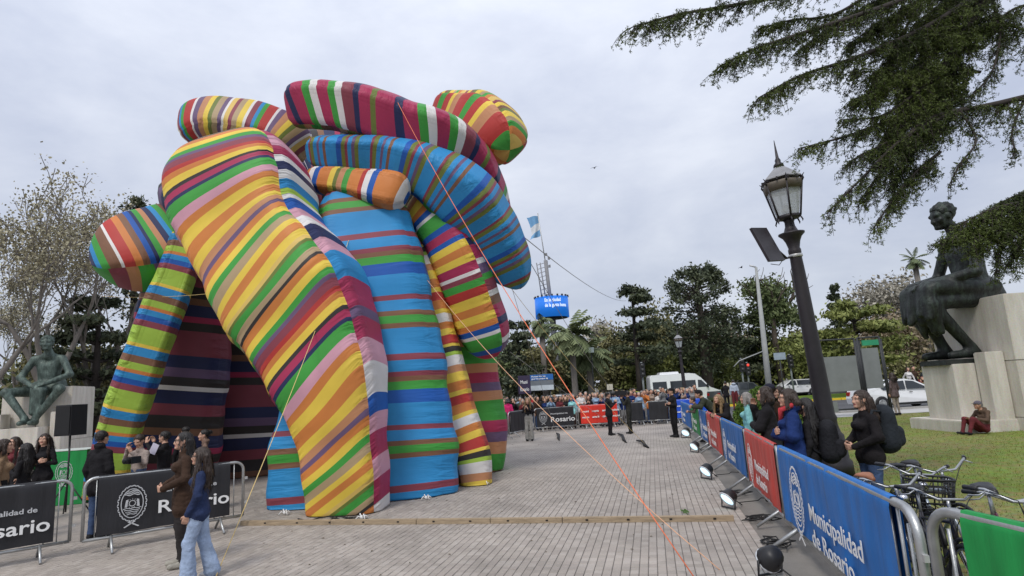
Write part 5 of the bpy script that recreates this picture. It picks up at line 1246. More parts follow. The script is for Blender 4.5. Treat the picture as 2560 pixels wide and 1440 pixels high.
broad(2235, 690, 72, 130, 'second grey eucalyptus, nearer the small palm', 'pale', 3000, .24)
broad(2225, 790, 56, 170, 'brownish tree beside the bronze figure on the right', 'brown', 3600, .2)
broad(2060, 850, 66, 150, 'dark green tree behind the wide sign frame', 'green', 3200, .22, base=.1)
broad(2180, 870, 54, 160, 'low olive tree behind the narrow sign frame', 'olive', 3200, .18, base=.12)
palm(2282, 632, 60, 68, 'single tall fan palm beside the bronze figure on the right', 26, .9)
broad(2300, 800, 62, 170, 'dull green tree behind the right pedestal', 'olive', 3400, .22)
broad(2480, 780, 70, 260, 'wide green tree behind the right pedestal block', 'green', 4200, .26)
# a far belt of wood closing the view
BP = []
for x in np.arange(-150, 170, 3.2):
    y = 118+random.uniform(-6, 6); h = random.uniform(6, 12); BP.append(blob_points((x, y, h*.5), (3.2, 3, h*.55), 520, 12, .22, .2))
BP = np.concatenate(BP); BP = BP[BP[:, 2] > 0]
V, F_ = leaves_mesh(BP, .48, .6); o = link('far_wood', raw('far_wood', V, F_, smooth=False), None, LM['olive']); tag(o, 'far belt of mixed green wood closing the view beyond the road', 'wood', kind='stuff')
# clipped round hedge behind the people at the right barriers
p = A(1925, 1040, 24.5); hr_ = 88*mpp(p)
u = rng.normal(size=(9000, 3)); u /= np.linalg.norm(u, axis=1)[:, None]; u[:, 2] = np.abs(u[:, 2])
P = u*(hr_*(1+rng.normal(0, .025, 9000)))[:, None]*np.array((1, 1, 1.12))
mb = MB(); mb.tube([(0, 0, -.05), (0, 0, .6)], .09, 7)
r_ = tree('round_shrub', (p.x, 24.5, 0), 'clipped dome shaped green shrub behind the people at the right barriers', mb, bark, P, LM['hedge'], .05, .6, cat='shrub')
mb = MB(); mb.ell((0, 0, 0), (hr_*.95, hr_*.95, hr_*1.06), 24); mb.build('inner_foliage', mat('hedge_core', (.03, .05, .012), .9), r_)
# ---------------------------------------------------------------- the near cedar reaching in from the upper right
CT = Vector((13.0, 8.5, 0)); root = empty('cedar_tree', CT, 0, 'near cedar whose dark drooping boughs hang into the upper right corner', 'tree')
mb = MB(); mb.tube([(0, 0, -.3), (.1, .1, 3), (.1, 0, 7), (.3, .2, 12), (.3, .2, 17)], [.55, .46, .38, .26, .08], 12); mb.build('trunk', bark3, root)
def bough(path, r0, width, dens, droop=.55, dw=1.0):
    """path of (px,py,Y); short twigs on both sides, needles hanging"""
    P = [A(*q) for q in path]; Q = spline([tuple(p) for p in P], 26); mb = MB()
    mb.tube([Vector(q)-CT for q in Q], np.linspace(r0, .008, len(Q)), 7); NP, ND = [], []
    L = sum(np.linalg.norm(Q[i+1]-Q[i]) for i in range(len(Q)-1)); nt_ = int(L*31*dens)
    for k_ in range(nt_):
        f = random.uniform(.05, 1); i = min(len(Q)-2, int(f*(len(Q)-1))); b = Vector(Q[i]).lerp(Vector(Q[i+1]), random.random()); t = (Vector(Q[i+1])-Vector(Q[i])).normalized()
        sd_ = t.cross(Vector((0, 0, 1))).normalized()*random.choice((-1, 1)); hang = random.random() < .42; tl = width*random.uniform(.3, 1.)*(1.1-.45*f)
        d = (t*random.uniform(.35, 1.)+sd_*random.uniform(.3, 1)+Vector((0, 0, random.uniform(-.25, .15)))).normalized() if not hang else (t*random.uniform(.2, .8)+sd_*random.uniform(0, .5)+Vector((0, 0, random.uniform(-.9, -.3)))).normalized()
        pts = [b]
        for s_ in range(6): d = (d+Vector((random.gauss(0, .13), random.gauss(0, .13), random.gauss(-droop*.2, .1)))).normalized(); pts.append(pts[-1]+d*tl/6)
        mb.tube([p-CT for p in pts], np.linspace(.007, .002, 7), 4, cap=False)
        nn = int(tl*27*dw)                    # needle spurs: tight rosettes with gaps between
        for _ in range(nn):
            s_ = random.uniform(.3, 6); j = min(5, int(s_)); q = pts[j].lerp(pts[j+1], s_-j); k2 = random.uniform(.012, .028); q = q+Vector((random.gauss(0, .03), random.gauss(0, .03), random.gauss(-.012, .02)))
            for _ in range(random.randint(5, 9)):
                u = Vector((random.gauss(0, 1), random.gauss(0, 1), random.gauss(-.15, .8))).normalized(); p_ = q+u*k2-CT; NP.append(tuple(p_)); ND.append((u.x, u.y, u.z))
    br = mb.build('bough', bark3, root)
    V, F_ = leaves_mesh(np.array(NP), .022, .24, .0, np.array(ND)); link('foliage', raw('foliage', V, F_, smooth=False), br, LM['near'])
random.seed(21)
bough([(2330, -120, 9.0), (2080, -40, 8.4), (1850, 10, 8.0), (1700, 35, 7.8), (1580, 68, 7.6)], .05, .62, 1.15)
bough([(2420, -60, 9.0), (2200, 20, 8.5), (2000, 85, 8.2), (1880, 125, 8.0), (1800, 165, 7.9)], .05, .62, 1.2)
bough([(2480, -40, 9.4), (2330, 60, 9.0), (2150, 140, 8.6), (2000, 190, 8.4), (1895, 245, 8.2)], .055, .7, 1.25, .8)
bough([(2520, -80, 9.6), (2440, 30, 9.4), (2360, 160, 9.2), (2270, 270, 9.0), (2150, 330, 8.8), (1995, 372, 8.7)], .09, .75, 1.3, .7)
bough([(2640, 225, 9.2), (2500, 258, 9.0), (2380, 285, 8.9), (2260, 345, 8.7), (2160, 440, 8.6), (2065, 535, 8.5)], .055, .72, 1.3, .9)
bough([(2420, 270, 9.0), (2300, 310, 8.8), (2210, 420, 8.7), (2150, 500, 8.7)], .04, .7, 1.3, 1.)
bough([(2400, 275, 8.9), (2440, 350, 8.7), (2400, 410, 8.6), (2370, 470, 8.6)], .02, .42, .8, 1.2)
bough([(2560, 250, 9.1), (2530, 330, 8.9), (2540, 380, 8.8)], .02, .45, .8, 1.2)
bough([(2700, 470, 8.2), (2560, 510, 8.0), (2450, 555, 7.9), (2390, 590, 7.8), (2350, 600, 7.8)], .045, .5, 1.5, .8)
bough([(2640, 500, 8.2), (2540, 570, 8.0), (2500, 620, 7.9), (2490, 680, 7.9)], .03, .4, 1.2, 1.3)
bough([(2400, 40, 9.3), (2300, 170, 9.0), (2200, 220, 8.8), (2130, 250, 8.7)], .03, .72, 1.5, .6)
bough([(2460, -60, 9.8), (2380, 60, 9.6), (2280, 90, 9.2), (2180, 60, 9.0)], .03, .7, 1.5, .6)
bough([(2480, 0, 9.6), (2500, 80, 9.4), (2480, 180, 9.2), (2430, 240, 9.1)], .03, .6, 1., 1.)
bough([(2640, 0, 9.6), (2540, 20, 9.5), (2470, 70, 9.3)], .03, .5, 1., 1.2)
bough([(2260, -80, 9.2), (2100, 30, 8.8), (1980, 50, 8.5), (1900, 70, 8.3)], .03, .6, 1.2, .6)
bough([(2350, 180, 9.1), (2280, 240, 8.9), (2200, 290, 8.8), (2100, 300, 8.7)], .03, .65, 1.5, .8)
for q_, (a_, b_, w_) in enumerate([((2600, 90, 9.8), (2330, 40, 9.2), .9), ((2450, 120, 9.4), (2200, 110, 8.9), .9), ((2450, 180, 9.4), (2160, 200, 8.9), .9), ((2420, 230, 9.3), (2120, 180, 8.8), .8), ((2500, -30, 9.8), (2250, 20, 9.3), .9), ((2380, 320, 9.0), (2130, 400, 8.7), .7), ((2330, 200, 9.2), (2180, 400, 8.8), .7),
                                    ((2430, 60, 9.6), (2300, 300, 9.3), .8), ((2300, -40, 9.4), (1990, 130, 8.6), .7), ((2400, 250, 9.2), (2240, 330, 8.8), .7), ((2350, 380, 8.9), (2190, 560, 8.6), .6)]):
    A0, B0 = np.array(a_), np.array(b_); bough([tuple(A0+(B0-A0)*f_+np.array((0, -18*math.sin(f_*PI), 0))) for f_ in (0, .33, .66, 1)], .028, w_, 1.9, .75, 1.1)
for a_, b_ in [((2330, 60, 9.3), (2230, 330, 9.1)), ((2400, 90, 9.5), (2330, 330, 9.3)), ((2270, 60, 9.1), (2170, 260, 8.9)), ((2330, 250, 9.2), (2230, 470, 8.9)), ((2300, 0, 9.4), (2120, 110, 9.0)), ((2390, 0, 9.5), (2250, 140, 9.2))]:
    A0, B0 = np.array(a_), np.array(b_); bough([tuple(A0+(B0-A0)*f_) for f_ in (0, .33, .66, 1)], .022, .75, 2.2, .6, 1.2)
for a_, b_ in [((2640, 520, 8.1), (2430, 585, 7.8)), ((2620, 470, 8.3), (2480, 520, 8.0)), ((2600, 560, 8.1), (2520, 660, 7.9)), ((2580, 500, 8.0), (2400, 560, 7.8)), ((2560, 560, 8.0), (2430, 620, 7.8)), ((2500, 60, 9.5), (2350, 110, 9.2)), ((2450, -40, 9.6), (2290, 60, 9.3))]:
    A0, B0 = np.array(a_), np.array(b_); bough([tuple(A0+(B0-A0)*f_+np.array((0, -10*math.sin(f_*PI), 0))) for f_ in (0, .33, .66, 1)], .02, .5, 2.4, .7, 1.3)
# a few distant birds
for i_, (px_, py_) in enumerate(((2176, 576), (2196, 577), (1853, 669), (1486, 420))):
    mb = MB()
    for s_ in (-1, 1): mb.add([(0, -.1, 0), (s_*.3, 0, .14), (s_*.62, .05, .02), (s_*.28, .12, .1), (0, .12, 0), (0, .0, -.05)], [(0, 1, 3, 4), (1, 2, 3), (0, 4, 5)])
    mb.ell((0, 0, 0), (.07, .22, .06), 6); o = mb.build('bird', mat('bird_dark', (.03, .03, .035), .8)); o.location = A(px_, py_, 75); o.rotation_euler = (.2, .1, i_*.9)
    tag(o, ('small dark bird left of two, in the sky above the palm', 'small dark bird right of two, in the sky above the palm', 'lone dark bird left of the solar panel arm', 'lone dark bird high right of the striped tubes')[i_], 'bird', 'birds in the sky')
# ================================================================ VEHICLES
tyre_m = mat('tyre_rubber', (.018, .018, .019), .85); rim_m = mat('alloy_rim', (.42, .43, .44), .35, .1, 6, metal=.7); vglass = mat('vehicle_glass', (.02, .025, .03), .08, 0, spec=.6); trim = mat('dark_trim', (.02, .02, .022), .5)
lampr = mat('tail_lamp', (.35, .015, .012), .25, 0); lampw = mat('head_lamp', (.62, .64, .66), .15, 0)
def wheel(parent, x, y, r, wd=.2):
    root = MB(); Mx = Matrix.Rotation(PI/2, 3, 'X'); root.lathe([(r*.6, -wd/2), (r*.93, -wd/2), (r, -wd*.32), (r, wd*.32), (r*.93, wd/2), (r*.6, wd/2)], 22, M=Mx)
    o = root.build('wheel', tyre_m, parent); o.location = (x, y, r)
    m_ = MB(); s = -1 if y < 0 else 1
    m_.lathe([(.05, .02), (r*.6, .02), (r*.62, .05), (r*.55, .06), (r*.5, .035), (.06, .04)], 18, (0, s*wd*.36, 0), M=Matrix.Rotation(-s*PI/2, 3, 'X'))
    for q in range(5):
        a = q*1.2566; m_.box((math.cos(a)*r*.3, s*(wd*.36+.045), math.sin(a)*r*.3), (r*.5, .02, r*.12), M=Matrix.Rotation(-a, 3, 'Y'))
    m_.build('rim', rim_m, o)
def shell(parent, prof, hw, belt, ztop, paint, tum=.16, name='body'):
    """prof: side outline (x,z) clockwise from front bottom; width narrows above the belt and rounds at the edges"""
    Q = []
    for i in range(len(prof)):
        a, b = np.array(prof[i]), np.array(prof[(i+1) % len(prof)])
        for t in (0, .5): Q.append(tuple(a+(b-a)*t))
    n = len(Q); c = np.mean(Q, 0); vs = []; w_ = lambda z: hw*(1-tum*max(0, (z-belt)/(ztop-belt)))-.06*hw*max(0, (belt*.45-z)/(belt*.45))
    lev = [(-1, .94), (-1, .985), (-.93, 1.), (0, 1.01), (.93, 1.), (1, .985), (1, .94)]
    for (s, k) in lev:
        for x, z in Q: vs.append((c[0]+(x-c[0])*k, s*w_(z), c[1]+(z-c[1])*k))
    fs = [(r*n+i, r*n+(i+1) % n, (r+1)*n+(i+1) % n, (r+1)*n+i) for r in range(len(lev)-1) for i in range(n)]+[tuple(range(n))[::-1], tuple(range((len(lev)-1)*n, len(lev)*n))]
    me = raw(name, vs, fs, smooth=False); o = link(name, me, parent, paint)
    return o, w_
def side_glass(parent, poly, w_, name='window'):
    for s in (-1, 1):
        n = len(poly); vs = [(x, s*(w_(z)+.004), z) for x, z in poly]+[(x, s*(w_(z)-.03), z) for x, z in poly]
        fs = [tuple(range(n)) if s < 0 else tuple(range(n))[::-1], tuple(range(n, 2*n))[::-1] if s < 0 else tuple(range(n, 2*n))]+[(i, (i+1) % n, n+(i+1) % n, n+i) for i in range(n)]
        link(name, raw(name, vs, fs, smooth=False), parent, vglass)
def slab(parent, a, b, hw0, hw1, name, m_, th=.02, off=.012):
    """glass across the car between side points a and b (x,z)"""
    d = Vector((b[0]-a[0], 0, b[1]-a[1])); nrm = Vector((-d.z, 0, d.x)).normalized(); nrm = nrm if nrm.z > 0 else -nrm; vs = []
    for k_ in (off, off-th):
        for (p, w_) in ((a, hw0), (b, hw1)):
            for s in (-1, 1): vs.append(Vector((p[0], s*w_, p[1]))+nrm*k_)
    link(name, raw(name, vs, [(0, 1, 3, 2), (4, 6, 7, 5), (0, 4, 5, 1), (2, 3, 7, 6), (0, 2, 6, 4), (1, 5, 7, 3)], smooth=False), parent, m_)
def car(loc, rz, paint, label, L=4.4, hw=.88, H_=1.47, kind='sedan', group='cars on the road behind the plaza'):
    root = empty('parked_car' if kind != 'pickup' else 'pickup_truck', loc, rz, label, 'car', group); f = L/2; k = H_/1.47
    if kind == 'sedan': prof = [(f, .28), (f+.02, .55*k), (f-.12, .72*k), (f-1.05, .93*k), (f-1.85, 1.38*k), (f-2.3, 1.47*k), (f-2.95, 1.45*k), (-f+.75, 1.12*k), (-f+.1, 1.02*k), (-f-.02, .6*k), (-f+.03, .3), (-f+.3, .2), (f-.3, .2)]; gl = [[(f-1.28, .96*k), (f-1.95, 1.34*k), (f-2.35, 1.39*k), (f-2.38, .96*k)], [(f-2.46, .96*k), (f-2.43, 1.39*k), (f-2.95, 1.36*k), (-f+.85, 1.08*k), (-f+.95, .97*k)]]; ws = ((f-1.1, .95*k), (f-1.84, 1.36*k)); rs = ((-f+.72, 1.13*k), (f-2.98, 1.43*k))
    elif kind == 'hatch': prof = [(f, .28), (f+.02, .6*k), (f-.12, .8*k), (f-.95, .98*k), (f-1.6, 1.42*k), (f-2.1, 1.5*k), (-f+.6, 1.47*k), (-f+.1, 1.05*k), (-f-.02, .6*k), (-f+.03, .3), (-f+.3, .22), (f-.3, .22)]; gl = [[(f-1.15, 1.*k), (f-1.68, 1.38*k), (f-2.1, 1.42*k), (f-2.15, 1.*k)], [(f-2.23, 1.*k), (f-2.2, 1.42*k), (-f+.7, 1.4*k), (-f+.45, 1.02*k)]]; ws = ((f-1.0, 1.*k), (f-1.6, 1.4*k)); rs = ((-f+.13, 1.08*k), (-f+.57, 1.45*k))
    else: prof = [(f, .35), (f+.02, .75*k), (f-.1, .95*k), (f-1.15, 1.05*k), (f-1.7, 1.55*k), (f-2.2, 1.62*k), (f-3.1, 1.6*k), (f-3.3, 1.05*k), (-f+.05, 1.05*k), (-f, .6*k), (-f+.05, .4), (-f+.3, .35), (f-.3, .35)]; gl = [[(f-1.35, 1.08*k), (f-1.8, 1.5*k), (f-2.2, 1.54*k), (f-2.25, 1.08*k)], [(f-2.33, 1.08*k), (f-2.3, 1.54*k), (f-3.05, 1.52*k), (f-3.15, 1.08*k)]]; ws = ((f-1.18, 1.07*k), (f-1.7, 1.53*k)); rs = ((f-3.28, 1.1*k), (f-3.12, 1.56*k))
    b, w_ = shell(root, prof, hw, .95*k, 1.47*k, paint)
    for g in gl: side_glass(root, g, w_)
    slab(root, ws[0], ws[1], hw*.84, hw*.74, 'windscreen', vglass); slab(root, rs[0], rs[1], hw*.8, hw*.72, 'rear_window', vglass)
    r = .32 if kind != 'pickup' else .38
    for x in (f-.85, -f+.8):
        for s in (-1, 1):
            ar = MB(); ar.lathe([(r*1.13, 0), (r*1.13, .02), (r*.5, .02)], 20, (x, s*(hw-.012), r), M=Matrix.Rotation(-s*PI/2, 3, 'X')); ar.build('wheel_arch', trim, root)
            wheel(root, x, s*(hw-.075), r)
    for s in (-1, 1):
        h = MB(); h.box((f-.1, s*hw*.68, .68*k), (.22, .34, .13)); h.build('headlight', lampw, root)
        h = MB(); h.box((-f+.06, s*hw*.72, .82*k), (.14, .26, .2)); h.build('tail_light', lampr, root)
        h = MB(); h.box((f-1.42, s*(hw+.08), 1.0*k), (.12, .16, .12)); h.build('mirror', paint, root)
        h = MB(); h.box((f-2.2, s*(hw*.995+.006), .82*k), (.16, .02, .03)); h.box((f-3.05, s*(hw*.995+.006), .82*k), (.16, .02, .03)); h.build('door_handles', trim, root)['kind'] = 'stuff'
    h = MB(); h.box((f-.02, 0, .34), (.1, hw*1.5, .12)); h.build('bumper', trim, root); h = MB(); h.box((0, 0, .27), (L-1.9, hw*2.005, .1)); h.build('sill', trim, root)
    return root
pw = mat('white_paint', (.76, .77, .78), .3, .03, 2, coat=.5); pd = mat('dark_grey_paint', (.06, .065, .07), .3, .05, coat=.5); ps = mat('silver_paint', (.4, .41, .42), .3, .05, metal=.4, coat=.5); py_ = mat('lime_taxi_paint', (.45, .5, .08), .35, .05, coat=.4); pr_ = mat('maroon_paint', (.2, .03, .03), .3, .05, coat=.4)
p = A(2247, 990, 31.6); car((p.x, 31.6, -.02), R(2), pw, 'white saloon car on the near lane behind the sign frames', 4.55)
def far_car(px, Y, paint, label, kind='sedan', rz=0., L=4.3): p = A(px, 980, Y); return car((p.x, Y, .0), rz, paint, label, L, kind=kind)
far_car(1985, 56.5, pw, 'white hatchback seen past the tall lamp post, beyond the yellow kerb', 'hatch', R(178))
far_car(1918, 66, pw, 'distant white car behind the grey pole', 'sedan', R(10))
far_car(1850, 47.5, pd, 'dark grey pickup truck behind the hedge, right of the white van', 'pickup', R(20), 5.)
far_car(1583, 47, py_, 'lime green taxi left of the white van, half hidden by the crowd', 'sedan', R(0))
far_car(1530, 41.5, pw, 'white hatchback parked behind the crowd below the cream sign', 'hatch', R(150), 4.)
far_car(1435, 52, ps, 'silver car glimpsed behind the crowd beneath the palms', 'hatch', R(5))
far_car(2105, 70, ps, 'distant silver car right of the tall lamp post', 'sedan', R(0))
far_car(2290, 62, pr_, 'distant maroon car behind the white saloon', 'hatch', R(180))
far_car(1398, 50, pw, 'white car glimpsed behind the crowd under the billboard', 'sedan', R(0))
# white minibus
p = A(1709, 985, 53); root = empty('minibus', (p.x, 53, -.02), R(-2), 'white high roofed minibus on the road behind the crowd', 'van')
f = 2.95; prof = [(f, .35), (f+.03, .8), (f-.12, 1.05), (f-.85, 1.35), (f-1.55, 2.2), (f-2.0, 2.55), (f-2.6, 2.63), (-f+.15, 2.6), (-f, 2.4), (-f-.02, .6), (-f+.05, .4), (-f+.3, .3), (f-.3, .3)]
b, w_ = shell(root, prof, 1.0, 1.3, 2.6, pw, .1)
for g in ([(f-1.0, 1.38), (f-1.55, 2.0), (f-1.85, 2.02), (f-1.9, 1.38)], [(f-2.05, 1.4), (f-2.05, 2.02), (f-4.2, 2.02), (f-4.2, 1.4)], [(f-4.5, 1.4), (f-4.5, 2.02), (-f+.2, 2.02), (-f+.2, 1.4)]): side_glass(root, g, w_)
slab(root, (f-.9, 1.38), (f-1.55, 2.17), .85, .8, 'windscreen', vglass)
mb = MB(); mb.box((-1.2, 0, 2.7), (1.7, 1.3, .22), taper=.9); mb.build('roof_unit', pw, root)
for x in (f-.95, -f+1.1):
    for s in (-1, 1): wheel(root, x, s*.9, .36)
for s in (-1, 1):
    h = MB(); h.box((f-.12, s*.72, .95), (.25, .3, .22)); h.build('headlight', lampw, root); h = MB(); h.box((-f+.03, s*.85, 1.2), (.1, .16, .5)); h.build('tail_light', lampr, root); h = MB(); h.box((f-1.1, s*1.1, 1.5), (.12, .2, .3)); h.build('mirror', trim, root)
h = MB(); h.box((f-.02, 0, .5), (.12, 1.7, .2)); h.build('bumper', trim, root)
# traffic lights, grey pole, bollards
tl_m = [mat('lamp_off', (.05, .05, .05), .3), mat('lamp_red', (.6, .03, .02), .3, emit=(.8, .08, .05), estr=.8)]
def traffic_light(px, py, Y, label, arm=None, red=False, s=1.):
    t = A(px, py, Y); root = empty('traffic_light', (t.x, Y, 0), 0, label, 'traffic light', 'traffic lights at the crossing')
    mb = MB(); mb.tube([(0, 0, -.05), (0, 0, t.z)]+([(arm*.3, 0, t.z+.8), (arm, 0, t.z+1.2)] if arm else []), .075, 8); mb.build('pole', mat('pole_grey', (.2, .22, .22), .5), root)
    for q in (([arm, 0.] if arm else [0.])):
        z = t.z+1.1 if q else t.z-.6
        h = MB(); h.box((q, -.12, z), (.36*s, .26, 1.05*s)); h.build('head', trim, root)
        for i in range(3):
            l = MB(); l.lathe([(.02, .0), (.12*s, 0), (.11*s, -.03), (.02, -.035)], 12, (q, -.27, z+(.33-.33*i)*s), M=Matrix.Rotation(-PI/2, 3, 'X')); l.build('lamp', tl_m[1 if (red and i == 0) else 0], root)
    return root
traffic_light(1603, 905, 46, 'tall traffic light before the layered cedar, left of the van')
traffic_light(1851, 895, 50, 'traffic light right of the van beside the red lit one')
traffic_light(1866, 905, 52, 'traffic light showing red, left of the grey pole', red=True)
traffic_light(1972, 885, 49, 'traffic light beside the blue road sign near the tall lamp post')
board(1936, 1962, 881, 900, 50, mat('road_sign', (.35, .42, .5), .4), 'pale blue road sign left of a traffic light', False)
t = A(1890, 668, 38); b = A(1921, 965, 38); root = empty('street_pole', (b.x, 38, 0), 0, 'tall tapering grey steel pole right of the solar panel arm', 'pole')
mb = MB(); mb.tube([(0, 0, -.05), ((t.x-b.x)*.4, 0, t.z*.4), (t.x-b.x, 0, t.z)], [.2, .17, .08], 10); mb.build('mast', mat('pole_light', (.33, .34, .33), .6), root)
mb = MB(); mb.tube([((t.x-b.x)*.35, 0, t.z*.40), (-1.6, 0, t.z*.34), (-2., 0, t.z*.3)], .035, 6); mb.build('arm', mat('pole_light2', (.33, .34, .33), .6), root)
mb = MB(); mb.tube([(t.x-b.x, 0, t.z), (t.x-b.x-.4, 0, t.z+.14)], .05, 6); mb.build('tip', alu, root)
for i, px in enumerate((1812, 1820, 1828)):
    p = A(px, 965, 44.5); root = empty('kerb_post', (p.x, 44.5, 0), 0, ('short cream post left of two others', 'middle one of three short cream posts', 'right one of three short cream posts')[i]+' beside the pickup', 'post', 'cream posts by the road')
    mb = MB(); mb.lathe([(.11, -.05), (.1, 1.5), (.06, 1.62), (.01, 1.66)], 8); mb.build('shaft', mat('cream_paint', (.5, .45, .33), .7), root)
# ================================================================ BICYCLES by the near right barriers
def bicycle(loc, rz, fm, label, lean=.1, basket=False, bars='city', s=1., saddle_c=None):
    root = empty('bicycle', loc, rz, label, 'bicycle', 'bicycles leaning together behind the right barriers'); root.rotation_euler = (lean, 0, rz); root.scale = (s, s, s)
    R_ = .34; F0, B0 = Vector((.54, 0, R_)), Vector((-.5, 0, R_)); BB = Vector((-.06, 0, .28)); ST = Vector((-.24, 0, .78)); HT = Vector((.33, 0, .86)); HB = Vector((.38, 0, .68))
    for c in (F0, B0):
        t = MB(); t.tube([c+Vector((math.cos(a)*R_*.96, 0, math.sin(a)*R_*.96)) for a in np.linspace(0, 2*PI, 29)], .021, 7); o = t.build('wheel', tyre_m, root)
        r_ = MB(); r_.tube([c+Vector((math.cos(a)*R_*.89, 0, math.sin(a)*R_*.89)) for a in np.linspace(0, 2*PI, 29)], .011, 5); r_.ell(c, (.02, .045, .02), 8); r_.build('rim', rim_m, o)
        sp = MB()
        for q in range(18):
            a = q/18*2*PI; sp.tube([c+Vector((math.cos(a+.3)*.02, .02*(-1)**q, math.sin(a+.3)*.02)), c+Vector((math.cos(a)*R_*.88, 0, math.sin(a)*R_*.88))], .0018, 3, cap=False)
        sp.build('spokes', rim_m, o)['kind'] = 'stuff'
        g = MB(); g.tube([c+Vector((math.cos(a)*(R_+.035), 0, math.sin(a)*(R_+.035))) for a in np.linspace(.35, 2.7, 14)], .018, 6); g.build('mudguard', fm if c == B0 else trim, root)
    f_ = MB(); f_.tube([BB, HB], .021, 8); f_.tube([BB, ST], .017, 8); f_.tube([ST*.9+BB*.1, HT*.75+HB*.25], .017, 8); f_.tube([HB, HT], .022, 8)
    for s_ in (-1, 1): f_.tube([BB+Vector((0, s_*.03, 0)), B0+Vector((0, s_*.06, 0))], .011, 6); f_.tube([ST*.92+BB*.08, B0+Vector((0, s_*.06, 0))], .01, 6)
    f_.build('frame', fm, root)
    k_ = MB()
    for s_ in (-1, 1): k_.tube([HB+Vector((0, s_*.03, -.02)), HB+Vector((.07, s_*.055, -.12)), F0+Vector((0, s_*.055, 0))], .014, 7)
    k_.build('fork', fm, root)
    h = MB(); tp = HT+Vector((-.02, 0, .14)); h.tube([HT, tp], .014, 7); h.tube([tp+Vector((-.17, .31, .06)), tp+Vector((-.03, .24, .07)), tp+Vector((.06, .1, .0)), tp+Vector((.06, -.1, 0)), tp+Vector((-.03, -.24, .07)), tp+Vector((-.17, -.31, .06))], .0115, 7); h.build('handlebar', rim_m, root)
    for s_ in (-1, 1):
        g = MB(); g.tube([tp+Vector((-.19, s_*.318, .06)), tp+Vector((-.07, s_*.265, .068))], .019, 8); g.build('grip', blk, root)
        g = MB(); g.tube([tp+Vector((-.02, s_*.235, .06)), tp+Vector((-.0, s_*.29, .03)), tp+Vector((-.1, s_*.33, .01))], .006, 5); g.build('brake_lever', rim_m, root)
        g = MB(); g.tube([tp+Vector((-.0, s_*.22, .06)), tp+Vector((.14, s_*.1, .02)), HT+Vector((.05, s_*.02, -.06)), HB], .004, 4); g.build('cable', blk, root)
    sd_ = MB(); S0 = ST+Vector((-.03, 0, .17)); sd_.tube([ST, S0], .014, 7); sd_.build('seat_post', rim_m, root)
    P = []
    sm_ = MB()
    prof = [(-.14, .085, .0), (-.1, .095, .012), (-.02, .07, .012), (.06, .035, .008), (.13, .022, .0)]; vs = []
    for x, w_, z in prof:
        for j in range(8): a = j/8*2*PI; vs.append(S0+Vector((x, math.cos(a)*w_, z+.03+math.sin(a)*.028)))
    n = len(prof); sm_.add(vs, [(i*8+j, i*8+(j+1) % 8, (i+1)*8+(j+1) % 8, (i+1)*8+j) for i in range(n-1) for j in range(8)]+[tuple(range(8))[::-1], tuple(range((n-1)*8, n*8))], 0, True); sm_.build('saddle', saddle_c or blk, root)
    c = MB(); c.lathe([(.085, -.006), (.09, 0), (.085, .006), (.02, .006), (.02, -.006)], 18, BB+Vector((0, -.05, 0)), M=Matrix.Rotation(PI/2, 3, 'X'))
    for s_ in (-1, 1): c.tube([BB+Vector((0, s_*.07, 0)), BB+Vector((s_*.13, s_*.075, -s_*.09))], .01, 6); c.box(BB+Vector((s_*.13, s_*.13, -s_*.09)), (.09, .09, .022))
    c.build('crankset', trim, root); 
    l = MB(); l.ell(HT+Vector((.09, 0, .04)), (.045, .045, .045), 10); l.build('headlight', mat('chrome', (.6, .6, .62), .12, 0, metal=1.), root)
    if basket:
        b = MB(); cx = HT+Vector((.25, 0, -.0)); 
        for z in np.linspace(-.12, .14, 6):
            k = 1+.12*(z+.12)/.26; b.tube([cx+Vector((math.copysign(abs(math.cos(a))**.6, math.cos(a))*.13*k, math.copysign(abs(math.sin(a))**.6, math.sin(a))*.18*k, z)) for a in np.linspace(0, 2*PI, 25)], .007 if z < .13 else .012, 5)
        for q in range(28):
            a = q/28*2*PI; u = Vector((math.copysign(abs(math.cos(a))**.6, math.cos(a))*.13, math.copysign(abs(math.sin(a))**.6, math.sin(a))*.18, 0)); b.tube([cx+u+Vector((0, 0, -.12)), cx+u*1.12+Vector((0, 0, .14))], .005, 4)
        for q in range(7): b.tube([cx+Vector((-.13, -.15+q*.05, -.12)), cx+Vector((.13, -.15+q*.05, -.12))], .005, 4)
        b.build('basket', blk, root)
    return root
silver = mat('silver_frame', (.45, .5, .55), .25, .03, metal=.5); darkf = mat('black_frame', (.02, .018, .022), .25, coat=.5); plumf = mat('plum_frame', (.1, .02, .05), .25, coat=.5)
def at_h(px, py, z): return G(px, py, z)
BH = R(255); hv = Vector((math.cos(BH), math.sin(BH), 0))
def bike_at(px, py, z, lx, *a, **k):
    p = G(px, py, z); c = p-hv*lx; c.z = 0; return bicycle(c, BH+random.uniform(-.05, .14), *a, **k)
bike_at(2372, 1178, 1.0, .31, silver, 'silver framed bicycle with raised handlebar nearest the green barrier', .1, s=1.02)
bike_at(2308, 1200, .98, .58, darkf, 'black bicycle with an oval mesh basket beside the silver one', -.06, basket=True)
bike_at(2500, 1222, .97, -.27, plumf, 'dark plum bicycle at the right edge of the photo', .1)
bike_at(2195, 1200, .95, -.27, darkf, 'black bicycle with a brown saddle behind the big blue banner', .06, saddle_c=mat('tan_leather', (.3, .12, .06), .5, .2))
bike_at(2285, 1222, .95, -.27, darkf, 'black bicycle squeezed behind the end of the big blue banner', -.04, s=.97)
bike_at(2545, 1262, .97, .31, plumf, 'dark bicycle cut off by the right edge of the photo', -.05)
